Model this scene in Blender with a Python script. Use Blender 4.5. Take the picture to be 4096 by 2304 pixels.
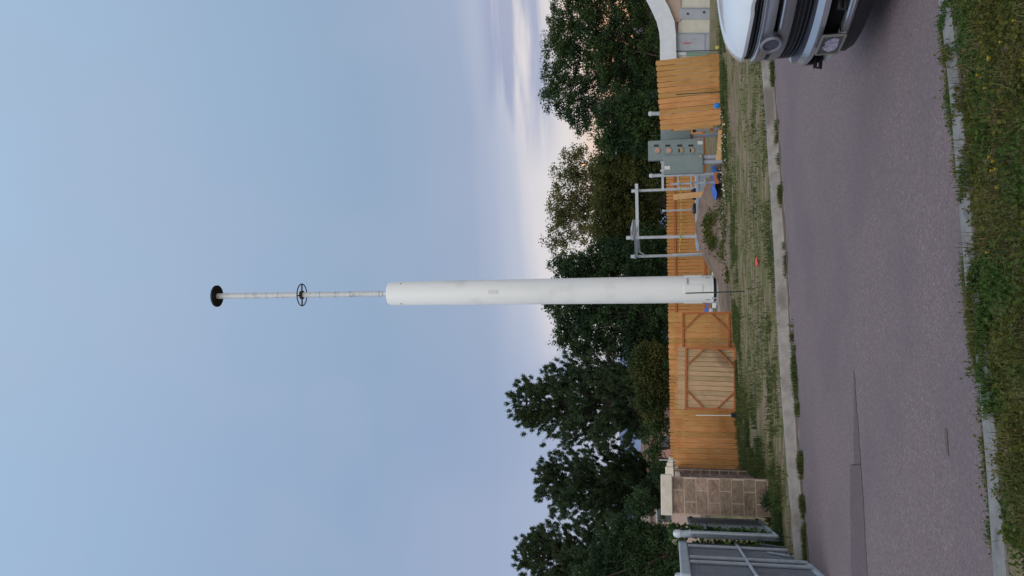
import bpy, math, random
import numpy as np
from mathutils import Matrix, Vector
random.seed(7); rng = np.random.default_rng(7)
S = bpy.context.scene
for o in list(bpy.data.objects): bpy.data.objects.remove(o)

# ------------------------------------------------------------------ camera
H = 1.8; PITCH = math.radians(11.17); ROLL = math.radians(0.87); FPX = 3200.0
F = np.array([0, math.cos(PITCH), math.sin(PITCH)]); U = np.array([1., 0, 0]); V = np.array([0, -math.sin(PITCH), math.cos(PITCH)])
R = U*math.cos(ROLL) - V*math.sin(ROLL); UP = V*math.cos(ROLL) + U*math.sin(ROLL)
cam = bpy.data.cameras.new('camera'); camo = bpy.data.objects.new('camera', cam); S.collection.objects.link(camo)
m = Matrix.Identity(4)
for i in range(3):
    m[i][0] = -UP[i]; m[i][1] = R[i]; m[i][2] = -F[i]
m[2][3] = H
camo.matrix_world = m
cam.sensor_width = 36; cam.lens = FPX/4096*36; cam.clip_end = 20000; cam.clip_start = 0.05
S.camera = camo
def ray(X, Y): return F*FPX - UP*(X-2048) + R*(1152-Y)
def at(X, Y, d):                 # photo pixel seen at world depth y = d
    v = ray(X, Y); return v*d/v[1] + np.array([0, 0, H])
def on(X, Y, z=0.):              # photo pixel on the level plane z
    v = ray(X, Y); return v*(z-H)/v[2] + np.array([0, 0, H])
def lin(r, g, b): return tuple((c/255/12.92 if c/255 <= .04045 else ((c/255+.055)/1.055)**2.4) for c in (r, g, b))

# ------------------------------------------------------------------ world + sun
SUN_EL, SUN_AZ = math.radians(48), math.radians(200)
world = bpy.data.worlds.new('World'); S.world = world; world.use_nodes = True
nt = world.node_tree; nt.nodes.clear()
def N(t, typ, **k):
    n = t.nodes.new(typ)
    for a, v in k.items(): setattr(n, a, v)
    return n
def L(t, a, b): t.links.new(a, b)
def ramp(t, stops, fac=None, interp='LINEAR'):
    n = N(t, 'ShaderNodeValToRGB'); n.color_ramp.interpolation = interp
    e = n.color_ramp.elements
    while len(e) > 1: e.remove(e[-1])
    e[0].position = stops[0][0]; e[0].color = (*stops[0][1], 1)
    for p, c in stops[1:]:
        q = e.new(p); q.color = (*c, 1)
    if fac is not None: L(t, fac, n.inputs[0])
    return n
def mixc(t, a, b, fac, blend='MIX'):
    n = N(t, 'ShaderNodeMix', data_type='RGBA', blend_type=blend)
    for v, i in ((fac, 0), (a, 6), (b, 7)):
        if hasattr(v, 'is_linked') or hasattr(v, 'links'): L(t, v, n.inputs[i])
        elif i == 0: n.inputs[0].default_value = v
        else: n.inputs[i].default_value = (*v, 1) if len(v) == 3 else v
    return n.outputs[2]
def mth(t, op, a, b=None, c=None, clamp=False):
    n = N(t, 'ShaderNodeMath', operation=op, use_clamp=clamp)
    for i, v in enumerate((a, b, c)):
        if v is None: continue
        if isinstance(v, (int, float)): n.inputs[i].default_value = v
        else: L(t, v, n.inputs[i])
    return n.outputs[0]
def mapr(t, v, a, b, c=0., d=1., smooth=True):
    n = N(t, 'ShaderNodeMapRange'); n.interpolation_type = 'SMOOTHSTEP' if smooth else 'LINEAR'
    L(t, v, n.inputs[0]); n.inputs[1].default_value = a; n.inputs[2].default_value = b; n.inputs[3].default_value = c; n.inputs[4].default_value = d
    return n.outputs[0]
tc = N(nt, 'ShaderNodeTexCoord'); sep = N(nt, 'ShaderNodeSeparateXYZ'); L(nt, tc.outputs['Generated'], sep.inputs[0])
sx, sy, sz = sep.outputs
mp = N(nt, 'ShaderNodeMapping'); L(nt, tc.outputs['Generated'], mp.inputs[0]); mp.inputs['Scale'].default_value = (2.2, 2.2, 16)
nz = N(nt, 'ShaderNodeTexNoise'); L(nt, mp.outputs[0], nz.inputs[0]); nz.inputs['Scale'].default_value = 2.0; nz.inputs['Detail'].default_value = 5; nz.inputs['Roughness'].default_value = .45
zw = mth(nt, 'ADD', mth(nt, 'SUBTRACT', sz, mth(nt, 'MULTIPLY', mapr(nt, sx, -.2, .35, -.02, .035, False), mapr(nt, sz, .32, .2))), mth(nt, 'MULTIPLY', mth(nt, 'SUBTRACT', nz.outputs[0], .5), .035))
right = ramp(nt, [(0, lin(232, 170, 130)), (.045, lin(240, 186, 150)), (.075, lin(238, 212, 196)), (.10, lin(230, 222, 220)), (.13, lin(229, 223, 223)), (.158, lin(222, 217, 221)), (.180, lin(188, 194, 211)),
                  (.225, lin(160, 174, 200)), (.36, lin(149, 173, 200)), (.50, lin(156, 181, 209)), (.70, lin(168, 195, 222)), (.9, lin(205, 212, 225))], zw)
left = ramp(nt, [(0, lin(190, 184, 200)), (.06, lin(182, 184, 202)), (.12, lin(178, 184, 204)), (.17, lin(163, 175, 202)), (.23, lin(151, 169, 199)), (.35, lin(145, 170, 200)), (.50, lin(152, 178, 208)),
                 (.70, lin(164, 192, 221)), (.9, lin(205, 212, 225))], zw)
side = mapr(nt, sx, -.21, .01)
col = mixc(nt, left.outputs[0], right.outputs[0], side)
# grey violet streaks of cloud low on the right, and a few soft ones on the left
mp2 = N(nt, 'ShaderNodeMapping'); L(nt, tc.outputs['Generated'], mp2.inputs[0]); mp2.inputs['Scale'].default_value = (3.5, 3.5, 34); mp2.inputs['Location'].default_value = (.3, .1, .35)
nz2 = N(nt, 'ShaderNodeTexNoise'); L(nt, mp2.outputs[0], nz2.inputs[0]); nz2.inputs['Scale'].default_value = 1.3; nz2.inputs['Detail'].default_value = 4
st = mapr(nt, nz2.outputs[0], .36, .60)
band = mth(nt, 'MULTIPLY', mapr(nt, sz, .23, .20), mapr(nt, sz, .12, .15))
stf = mth(nt, 'MULTIPLY', mth(nt, 'MULTIPLY', st, band), mapr(nt, sx, .12, .25, 0, .8))
col = mixc(nt, col, lin(150, 160, 192), stf)
nz3 = N(nt, 'ShaderNodeTexNoise'); L(nt, tc.outputs['Generated'], nz3.inputs[0]); nz3.inputs['Scale'].default_value = 13; nz3.inputs['Detail'].default_value = 5
puff = mth(nt, 'MULTIPLY', mapr(nt, nz3.outputs[0], .5, .66), mth(nt, 'MULTIPLY', mapr(nt, sz, .18, .14), mth(nt, 'MULTIPLY', mapr(nt, sx, -.02, -.05), mapr(nt, sx, -.2, -.12))))
col = mixc(nt, col, lin(152, 170, 200), mth(nt, 'MULTIPLY', puff, .75))
nz4 = N(nt, 'ShaderNodeTexNoise'); L(nt, tc.outputs['Generated'], nz4.inputs[0]); nz4.inputs['Scale'].default_value = 3.0; nz4.inputs['Detail'].default_value = 3
col = mixc(nt, col, lin(172, 182, 208), mth(nt, 'MULTIPLY', mapr(nt, nz4.outputs[0], .42, .72), .38))
# brighter evening cloud behind the photographer
col = mixc(nt, col, (.86, .88, .90), mth(nt, 'MULTIPLY', mapr(nt, sy, .1, -.7), .9))
sky = N(nt, 'ShaderNodeTexSky', sky_type='NISHITA'); sky.sun_disc = False; sky.sun_elevation = SUN_EL; sky.sun_rotation = SUN_AZ
skl = N(nt, 'ShaderNodeVectorMath', operation='SCALE'); L(nt, sky.outputs[0], skl.inputs[0]); skl.inputs['Scale'].default_value = 1.0
BGS = 0.10
up = N(nt, 'ShaderNodeVectorMath', operation='SCALE'); L(nt, col, up.inputs[0]); up.inputs['Scale'].default_value = 1/BGS
colf = mixc(nt, up.outputs[0], skl.outputs[0], .06)
bg = N(nt, 'ShaderNodeBackground'); L(nt, colf, bg.inputs[0]); bg.inputs[1].default_value = BGS
wo = N(nt, 'ShaderNodeOutputWorld'); L(nt, bg.outputs[0], wo.inputs[0])
sun = bpy.data.lights.new('sun', 'SUN'); suno = bpy.data.objects.new('sun', sun); S.collection.objects.link(suno)
sun.energy = 0.9; sun.angle = math.radians(50); sun.color = (1, .97, .93)
sd = Vector((math.cos(SUN_EL)*math.sin(SUN_AZ), math.cos(SUN_EL)*math.cos(SUN_AZ), math.sin(SUN_EL)))
suno.rotation_euler = sd.to_track_quat('Z', 'Y').to_euler(); suno.location = (0, -5, 30)
S.view_settings.view_transform = 'Standard'; S.view_settings.look = 'None'; S.view_settings.exposure = 0; S.view_settings.gamma = 1
S.render.engine = 'CYCLES'

# ------------------------------------------------------------------ materials
MATS = {}
def mat(name, c1, c2=None, scale=8., rough=.8, metal=0., bump=0., bscale=None, island=0., c3=None, s3=1., spec=.3, stretch=None, w3=(.45, .6), coat=0.):
    if name in MATS: return MATS[name]
    M = bpy.data.materials.new(name); M.use_nodes = True; t = M.node_tree; b = t.nodes['Principled BSDF']
    b.inputs['Roughness'].default_value = rough; b.inputs['Metallic'].default_value = metal; b.inputs['Specular IOR Level'].default_value = spec
    b.inputs['Coat Weight'].default_value = coat
    tc = N(t, 'ShaderNodeTexCoord'); vec = tc.outputs['Object']
    if stretch:
        q = N(t, 'ShaderNodeMapping'); L(t, vec, q.inputs[0]); q.inputs['Scale'].default_value = stretch; vec = q.outputs[0]
    n = N(t, 'ShaderNodeTexNoise'); L(t, vec, n.inputs[0]); n.inputs['Scale'].default_value = scale; n.inputs['Detail'].default_value = 6; n.inputs['Roughness'].default_value = .6
    c = mixc(t, c1, c2 or c1, mapr(t, n.outputs[0], .33, .67))
    if c3:
        n3 = N(t, 'ShaderNodeTexNoise'); L(t, tc.outputs['Object'], n3.inputs[0]); n3.inputs['Scale'].default_value = s3; n3.inputs['Detail'].default_value = 5
        c = mixc(t, c, c3, mapr(t, n3.outputs[0], *w3))
    if island:
        g = N(t, 'ShaderNodeNewGeometry'); hs = N(t, 'ShaderNodeHueSaturation'); L(t, c, hs.inputs['Color'])
        L(t, mapr(t, g.outputs['Random Per Island'], 0, 1, 1-island, 1+island, False), hs.inputs['Value'])
        L(t, mapr(t, g.outputs['Random Per Island'], 0, 1, .5+island*.05, .5-island*.05, False), hs.inputs['Hue']); c = hs.outputs[0]
    L(t, c, b.inputs['Base Color'])
    if bump:
        nb = N(t, 'ShaderNodeTexNoise'); L(t, vec, nb.inputs[0]); nb.inputs['Scale'].default_value = bscale or scale; nb.inputs['Detail'].default_value = 6
        bp = N(t, 'ShaderNodeBump'); bp.inputs['Strength'].default_value = min(1, bump*10); bp.inputs['Distance'].default_value = bump*.1; L(t, nb.outputs[0], bp.inputs['Height']); L(t, bp.outputs[0], b.inputs['Normal'])
    MATS[name] = M; return M
def leafmat(name, c1, c2, c3, trans=.25, s=.5):
    M = bpy.data.materials.new(name); M.use_nodes = True; t = M.node_tree; b = t.nodes['Principled BSDF']
    g = N(t, 'ShaderNodeNewGeometry'); tc = N(t, 'ShaderNodeTexCoord')
    n = N(t, 'ShaderNodeTexNoise'); L(t, tc.outputs['Object'], n.inputs[0]); n.inputs['Scale'].default_value = s; n.inputs['Detail'].default_value = 4
    c = mixc(t, c1, c2, g.outputs['Random Per Island']); c = mixc(t, c, c3, mapr(t, n.outputs[0], .42, .66))
    L(t, c, b.inputs['Base Color']); b.inputs['Roughness'].default_value = .75; b.inputs['Specular IOR Level'].default_value = .15
    tr = N(t, 'ShaderNodeBsdfTranslucent'); L(t, c, tr.inputs[0]); mx = N(t, 'ShaderNodeMixShader'); mx.inputs[0].default_value = trans
    L(t, b.outputs[0], mx.inputs[1]); L(t, tr.outputs[0], mx.inputs[2]); L(t, mx.outputs[0], t.nodes['Material Output'].inputs[0])
    return M
cedar = mat('cedar', (.50, .242, .080), (.61, .325, .12), 3, .75, bump=.03, island=.17, stretch=(9, 9, 1), c3=(.43, .19, .055), s3=1.6, w3=(.5, .75))
cedar2 = mat('cedar_back', (.48, .215, .065), (.57, .27, .09), 3, .75, bump=.03, island=.14, stretch=(9, 9, 1))
redwood = mat('red_stain', (.40, .125, .045), (.48, .17, .06), 5, .75, stretch=(4, 4, 4))
tanwood = mat('weathered_boards', (.44, .30, .17), (.54, .38, .225), 3, .85, bump=.03, island=.15, stretch=(9, 9, 1), c3=(.25, .17, .11), s3=1.3, w3=(.52, .75))
lumber = mat('lumber', (.62, .36, .16), (.72, .45, .22), 6, .8, stretch=(6, 6, 1), c3=(.38, .18, .07), s3=6, w3=(.62, .7))
white = mat('pole_paint', (.78, .79, .79), (.84, .85, .84), 1.2, .45, stretch=(1, 1, .15), c3=(.62, .63, .62), s3=.9, w3=(.5, .85))
galv = mat('galvanised', (.42, .46, .50), (.58, .61, .64), 9, .45, metal=.35, stretch=(1, 1, .4))
galvd = mat('dark_galvanised', (.26, .31, .37), (.34, .39, .45), 6, .5, metal=.2)
steelblue = mat('painted_steel', (.30, .37, .46), (.36, .43, .52), 4, .5)
egrey = mat('enclosure_grey', (.20, .25, .255), (.235, .285, .29), 3, .45)
conduit = mat('conduit', (.35, .38, .46), (.42, .45, .53), 5, .5)
black = mat('black_plastic', (.012, .013, .016), (.02, .02, .025), 20, .45)
dark = mat('dark_metal', (.015, .016, .02), (.03, .03, .035), 12, .6)
greenst = mat('green_stake', (.025, .045, .035), (.035, .06, .045), 12, .6)
bluet = mat('blue_tarp', (.02, .11, .48), (.03, .16, .60), 5, .5, bump=.1, bscale=9)
labelm = mat('label_paper', (.7, .7, .68), (.6, .6, .6), 30, .6)
redm = mat('red_paint', (.6, .06, .05), (.7, .1, .08), 20, .6)
yellowm = mat('yellow_tape', (.65, .55, .08), (.15, .13, .03), 9, .6)
concrete = mat('concrete', (.25, .23, .21), (.33, .30, .275), 7, .9, bump=.05, bscale=40, c3=(.18, .155, .135), s3=2.2, w3=(.5, .68))
nearconc = mat('kerb_concrete', (.185, .185, .185), (.25, .25, .25), 7, .9, bump=.05, bscale=60, c3=(.12, .12, .115), s3=9, w3=(.55, .75))
stonem = mat('split_stone', (.30, .21, .155), (.37, .27, .20), 7, .95, bump=.35, bscale=14, island=.22, c3=(.22, .15, .12), s3=5, w3=(.5, .7))
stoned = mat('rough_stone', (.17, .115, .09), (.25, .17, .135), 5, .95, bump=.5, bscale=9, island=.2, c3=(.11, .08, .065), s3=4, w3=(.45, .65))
mortar = mat('mortar', (.52, .41, .34), (.60, .48, .40), 20, .95)
capm = mat('cap_stone', (.66, .60, .50), (.74, .68, .58), 8, .9, bump=.05, c3=(.55, .42, .28), s3=3, w3=(.55, .8))
dirt = mat('dirt', (.185, .13, .10), (.24, .168, .13), 5, .95, bump=.3, bscale=18, c3=(.135, .10, .075), s3=1.3, w3=(.45, .7))
gravelm = mat('pink_gravel', (.34, .24, .22), (.45, .33, .30), 30, .95, bump=.3, bscale=50)
weedm = leafmat('weed_leaf', (.062, .088, .02), (.155, .14, .032), (.055, .11, .025), .3, 2.6)
weed2m = leafmat('dry_weed', (.14, .11, .045), (.21, .16, .08), (.09, .10, .03), .2, 1.5)
grassm = leafmat('verge_grass', (.10, .12, .05), (.19, .175, .085), (.22, .185, .10), .2, .6)
decim = leafmat('broad_leaf', (.040, .070, .028), (.080, .130, .040), (.030, .060, .032), .3, .45)
olivem = leafmat('olive_leaf', (.075, .088, .025), (.14, .135, .04), (.045, .07, .025), .3, .6)
thinm = leafmat('thin_leaf', (.14, .15, .045), (.27, .22, .08), (.11, .13, .045), .5, .6)
elmm = leafmat('elm_leaf', (.036, .068, .032), (.070, .120, .045), (.028, .055, .030), .3, .5)
pinem = leafmat('pine_needle', (.042, .076, .044), (.09, .14, .068), (.058, .085, .036), .2, .6)
barkm = mat('bark', (.05, .038, .03), (.09, .07, .055), 9, .95, bump=.2)
ivym = leafmat('ivy_leaf', (.05, .10, .025), (.11, .18, .04), (.03, .07, .03), .25, 3)

# ------------------------------------------------------------------ mesh builder
ORG = {}
class MB:
    def __init__(s, M=None): s.v = []; s.f = []; s.n = 0; s.M = M
    def add(s, vs, fs):
        vs = [tuple(float(c) for c in p) for p in vs]
        if s.M is not None: vs = [tuple(s.M @ Vector(p)) for p in vs]
        s.v += vs; s.f += [tuple(i+s.n for i in f) for f in fs]; s.n += len(vs); return s
    def box(s, x0, x1, y0, y1, z0, z1):
        return s.add([(x, y, z) for x in (x0, x1) for y in (y0, y1) for z in (z0, z1)],
                     [(0, 1, 3, 2), (4, 6, 7, 5), (0, 4, 5, 1), (2, 3, 7, 6), (0, 2, 6, 4), (1, 5, 7, 3)])
    def bar(s, a, b, w, h=None, upv=(0, 0, 1)):
        a = Vector(a); b = Vector(b); d = (b-a).normalized(); u = Vector(upv)
        if abs(d.dot(u)) > .95: u = Vector((0, 1, 0))
        x = d.cross(u).normalized()*w/2; y = x.cross(d).normalized()*(h or w)/2
        c = [a-x-y, a+x-y, a+x+y, a-x+y, b-x-y, b+x-y, b+x+y, b-x+y]
        return s.add(c, [(0, 3, 2, 1), (4, 5, 6, 7), (0, 1, 5, 4), (1, 2, 6, 5), (2, 3, 7, 6), (3, 0, 4, 7)])
    def tube(s, pts, rs, n=12, cap=True):
        pts = [Vector(p) for p in pts]
        if not isinstance(rs, (list, tuple)): rs = [rs]*len(pts)
        V_, F_ = [], []
        d0 = (pts[1]-pts[0]).normalized(); u = d0.orthogonal().normalized()
        for i, p in enumerate(pts):
            d = (pts[min(i+1, len(pts)-1)]-pts[max(i-1, 0)]).normalized(); u = (u-d*u.dot(d)).normalized(); w = d.cross(u)
            for k in range(n):
                a = 2*math.pi*k/n; V_.append(p+(u*math.cos(a)+w*math.sin(a))*rs[i])
        for i in range(len(pts)-1):
            for k in range(n): F_.append((i*n+k, i*n+(k+1) % n, (i+1)*n+(k+1) % n, (i+1)*n+k))
        if cap: F_ += [tuple(range(n))[::-1], tuple(range((len(pts)-1)*n, len(pts)*n))]
        return s.add(V_, F_)
    def prism(s, out, y0, y1):       # outline in (x, z), extruded along y
        n = len(out)
        return s.add([(x, y0, z) for x, z in out]+[(x, y1, z) for x, z in out],
                     [tuple(range(n)), tuple(range(n, 2*n))[::-1]]+[(i, (i+1) % n+0, (i+1) % n+n, i+n)[::-1] for i in range(n)])
    def grid(s, P):                  # P[i][j] points
        h, w = len(P), len(P[0])
        return s.add([p for r in P for p in r], [(i*w+j, i*w+j+1, (i+1)*w+j+1, (i+1)*w+j) for i in range(h-1) for j in range(w-1)])
    def build(s, name, m, parent=None, smooth=False, loc=None, bevel=0, **tags):
        me = bpy.data.meshes.new(name)
        org = ORG[parent.name] if parent else np.array(loc if loc is not None else (0, 0, 0), float)
        v = np.array(s.v, float)-org
        me.from_pydata([tuple(p) for p in v], [], s.f); me.materials.append(m)
        if smooth:
            me.shade_smooth()
        o = bpy.data.objects.new(name, me); S.collection.objects.link(o); ORG[o.name] = org
        if parent: o.parent = parent
        else: o.location = tuple(org)
        if smooth:
            try: me.set_sharp_from_angle(angle=math.radians(38))
            except Exception: pass
        if bevel:
            bv = o.modifiers.new('bevel', 'BEVEL'); bv.width = bevel; bv.segments = 2; bv.limit_method = 'ANGLE'
        tag(o, **tags); return o
def tag(o, label=None, cat=None, group=None, kind=None):
    if label: o['label'] = label
    if cat: o['category'] = cat
    if group: o['group'] = group
    if kind: o['kind'] = kind
    return o
def thing(name, loc, label, cat, group=None):
    o = bpy.data.objects.new(name, None); S.collection.objects.link(o); o.location = tuple(float(c) for c in loc); ORG[o.name] = np.array(loc, float)
    o.empty_display_size = .2
    return tag(o, label, cat, group)
def fast(name, verts, faces, m, parent=None, loc=(0, 0, 0), smooth=False, **tags):   # numpy mesh, faces (n,k)
    org = ORG[parent.name] if parent else np.array(loc, float)
    me = bpy.data.meshes.new(name); nv = len(verts); nf, k = faces.shape
    me.vertices.add(nv); me.vertices.foreach_set('co', (verts-org).astype(np.float32).ravel())
    me.loops.add(nf*k); me.loops.foreach_set('vertex_index', faces.astype(np.int32).ravel())
    me.polygons.add(nf); me.polygons.foreach_set('loop_start', np.arange(0, nf*k, k, dtype=np.int32)); me.polygons.foreach_set('loop_total', np.full(nf, k, dtype=np.int32))
    me.update(calc_edges=True); me.materials.append(m)
    o = bpy.data.objects.new(name, me); S.collection.objects.link(o); ORG[o.name] = org
    if parent: o.parent = parent
    else: o.location = tuple(org)
    return tag(o, **tags)
def unit(a): return a/np.maximum(np.linalg.norm(a, axis=-1, keepdims=True), 1e-9)
def leaves(c, size, aspect=.55, nrm=None, axis=None):      # a leaf (4-vertex rhomb) per centre
    n = len(c); sz = size*rng.uniform(.6, 1.3, (n, 1))
    a = unit(rng.normal(size=(n, 3)) if axis is None else axis+rng.normal(size=(n, 3))*.5)
    b = unit(np.cross(a, rng.normal(size=(n, 3))))
    v = np.stack([c-a*sz*.5, c+b*sz*.5*aspect, c+a*sz*.5, c-b*sz*.5*aspect], 1).reshape(-1, 3)
    return v, np.arange(4*n).reshape(n, 4)
def blades(c, h, w, lean=.5, sides=None):                           # tapering bent grass blades
    n = len(c); hh = (h*rng.uniform(.5, 1.25, n))[:, None]; an = rng.uniform(0, 2*math.pi, n)
    d = np.stack([np.cos(an), np.sin(an), np.zeros(n)], 1); p = np.stack([-np.sin(an), np.cos(an), np.zeros(n)], 1)
    ln = rng.uniform(0, lean, (n, 1)); u = np.array([0, 0, 1.]); ww = w*rng.uniform(.6, 1.3, (n, 1))
    mid = c+u*hh*.6+d*hh*ln*.35; tip = c+u*hh*(1-ln*.35)+d*hh*ln
    v = np.stack([c-p*ww/2, c+p*ww/2, mid+p*ww*.4, mid-p*ww*.4, mid-p*ww*.4, mid+p*ww*.4, tip+p*ww*.08, tip-p*ww*.08], 1).reshape(-1, 3)
    return v, np.arange(8*n).reshape(-1, 4)
def cat_mesh(L_):
    vs, fs, k = [], [], 0
    for v, f in L_: vs.append(v); fs.append(f+k); k += len(v)
    return np.concatenate(vs), np.concatenate(fs)
def sst(a, b, x): t = np.clip((x-a)/(b-a), 0, 1); return t*t*(3-2*t)
def vnoise(x, y, s, seed=0):
    r = np.random.default_rng(seed); out = 0
    for k in range(6):
        a, ph, q = r.uniform(0, 2*math.pi), r.uniform(0, 6.3), r.uniform(.6, 1.7)
        out = out+np.sin((x*math.cos(a)+y*math.sin(a))*q/s*2+ph+1.3*np.sin((x*math.sin(a)-y*math.cos(a))/s*q+ph*2))
    return out/6

# ------------------------------------------------------------------ ground, road, kerbs
NK = [on(X, Y, .13) for X, Y in ((3745, 0), (3782, 200), (3800, 420), (3822, 620), (3843, 1000), (3876, 1260), (3905, 1450), (3930, 1650), (3942, 1850), (3957, 2050), (3972, 2304))]
FK = [on(X, Y, .13) for X, Y in ((3050, 240), (3078, 650), (3100, 1000), (3112, 1272), (3132, 1600), (3155, 1900), (3175, 2150), (3190, 2304))]
def ext(P, far=60, dirx=None):
    P = sorted([(p[0], p[1]) for p in P]); s = (P[-1][1]-P[0][1])/(P[-1][0]-P[0][0])
    return [(P[0][0]-far, P[0][1]-s*far)]+P+[(P[-1][0]+far, P[-1][1]+s*far)]
NKP, FKP = ext(NK), ext(FK)
def fk(x): return np.interp(x, [p[0] for p in FKP], [p[1] for p in FKP])
def nk(x): return np.interp(x, [p[0] for p in NKP], [p[1] for p in NKP])
def g(x, y):
    x = np.asarray(x, float); y = np.asarray(y, float)
    far = .125+.022*np.clip(x, -8, 8)*sst(15, 23, y)-.75*sst(28, 37, y)*sst(7, 10.5, x)+.018*vnoise(x, y, 1.1, 3)*sst(0, 1.5, y-fk(x))*sst(200, 60, y)
    far = far - .15*sst(40, 80, y)
    near = .10+.02*vnoise(x, y, .5, 5)
    z = np.where(y > fk(x)-.02, far, np.where(y < nk(x)-.10, near, -.08))
    return z
xs = np.unique(np.concatenate([np.linspace(-3500, -60, 12), np.linspace(-60, -12, 17), np.arange(-12, 12.01, .2), np.linspace(12, 60, 20), np.linspace(60, 3500, 12)]))
ts = np.unique(np.concatenate([np.linspace(-60, -8, 10), np.arange(-8, 0, .25), np.array([0])]))         # relative to near kerb
def row(k):                                                           # a function x -> y of row k
    return k
rows = []
for a in list(np.linspace(-60, -6, 10))+list(np.arange(-5.5, -.12, .25)): rows.append(lambda x, a=a: nk(x)+a)
for a in (-.11, -.09): rows.append(lambda x, a=a: nk(x)+a)
for a in (.3, .7): rows.append(lambda x, a=a: nk(x)*(1-a)+fk(x)*a)
for a in (-.03, -.01): rows.append(lambda x, a=a: fk(x)+a)
for a in list(np.arange(.2, 14, .2))+list(np.arange(14, 32, .6))+list(np.linspace(33, 100, 14))+[200, 500, 1200, 3500]: rows.append(lambda x, a=a: fk(x)+a)
P = []
for r_ in rows:
    y = r_(xs); P.append(np.stack([xs, y, g(xs, y)], 1))
P = np.array(P); nr, nx_, _ = P.shape
ii = np.arange(nr*nx_).reshape(nr, nx_)
GF = np.stack([ii[:-1, :-1], ii[:-1, 1:], ii[1:, 1:], ii[1:, :-1]], -1).reshape(-1, 4)
# ground material: dry turf, green patches, bare streaks
Mg = bpy.data.materials.new('verge_ground'); Mg.use_nodes = True; t = Mg.node_tree; b = t.nodes['Principled BSDF']; b.inputs['Roughness'].default_value = .95; b.inputs['Specular IOR Level'].default_value = .1
tcg = N(t, 'ShaderNodeTexCoord'); mq = N(t, 'ShaderNodeMapping'); L(t, tcg.outputs['Object'], mq.inputs[0]); mq.inputs['Rotation'].default_value = (0, 0, -.28); mq.inputs['Scale'].default_value = (.55, 1.25, 1)
na = N(t, 'ShaderNodeTexNoise'); L(t, mq.outputs[0], na.inputs[0]); na.inputs['Scale'].default_value = 1.5; na.inputs['Detail'].default_value = 7; na.inputs['Roughness'].default_value = .62
nb = N(t, 'ShaderNodeTexNoise'); L(t, mq.outputs[0], nb.inputs[0]); nb.inputs['Scale'].default_value = 3.4; nb.inputs['Detail'].default_value = 6
nc = N(t, 'ShaderNodeTexNoise'); L(t, tcg.outputs['Object'], nc.inputs[0]); nc.inputs['Scale'].default_value = 40; nc.inputs['Detail'].default_value = 4
c = mixc(t, (.165, .150, .068), (.085, .105, .042), mapr(t, na.outputs[0], .47, .60))
c = mixc(t, c, (.27, .20, .155), mapr(t, nb.outputs[0], .48, .58))
c = mixc(t, c, (.21, .19, .09), mth(t, 'MULTIPLY', mapr(t, nc.outputs[0], .4, .6), .4))
L(t, c, b.inputs['Base Color'])
bp = N(t, 'ShaderNodeBump'); bp.inputs['Strength'].default_value = .8; bp.inputs['Distance'].default_value = .03; L(t, nc.outputs[0], bp.inputs['Height']); L(t, bp.outputs[0], b.inputs['Normal'])
fast('ground', P.reshape(-1, 3), GF, Mg, kind='structure')
# road
Mr = bpy.data.materials.new('asphalt'); Mr.use_nodes = True; t = Mr.node_tree; b = t.nodes['Principled BSDF']; b.inputs['Roughness'].default_value = .9; b.inputs['Specular IOR Level'].default_value = .2
tcr = N(t, 'ShaderNodeTexCoord')
v1 = N(t, 'ShaderNodeTexVoronoi'); L(t, tcr.outputs['Object'], v1.inputs[0]); v1.inputs['Scale'].default_value = 78
n1 = N(t, 'ShaderNodeTexNoise'); L(t, tcr.outputs['Object'], n1.inputs[0]); n1.inputs['Scale'].default_value = .7; n1.inputs['Detail'].default_value = 5
n2 = N(t, 'ShaderNodeTexNoise'); L(t, tcr.outputs['Object'], n2.inputs[0]); n2.inputs['Scale'].default_value = 22; n2.inputs['Detail'].default_value = 4
rr = ramp(t, [(0, (.105, .088, .098)), (.35, (.165, .130, .142)), (.62, (.235, .165, .168)), (.85, (.170, .152, .170)), (1, (.36, .30, .30))], None)
sc = N(t, 'ShaderNodeSeparateColor'); L(t, v1.outputs['Color'], sc.inputs[0]); L(t, sc.outputs[0], rr.inputs[0])
c = mixc(t, rr.outputs[0], (.195, .153, .160), .42)
c = mixc(t, c, (.145, .122, .136), mth(t, 'MULTIPLY', mapr(t, n1.outputs[0], .4, .65), .6))
c = mixc(t, c, (.235, .18, .185), mth(t, 'MULTIPLY', mapr(t, n2.outputs[0], .5, .7), .45))
L(t, c, b.inputs['Base Color'])
bp = N(t, 'ShaderNodeBump'); bp.inputs['Strength'].default_value = .6; bp.inputs['Distance'].default_value = .006; L(t, v1.outputs['Distance'], bp.inputs['Height']); L(t, bp.outputs[0], b.inputs['Normal'])
rx = np.concatenate([np.linspace(-60, -8, 8), np.arange(-7.5, 8, .5), np.linspace(8.5, 62, 8)])
mb = MB(); mb.grid([[(x, nk(x)-.002, 0) for x in rx], [(x, fk(x)-.46, 0) for x in rx]]); mb.build('road', Mr, kind='structure')
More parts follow.
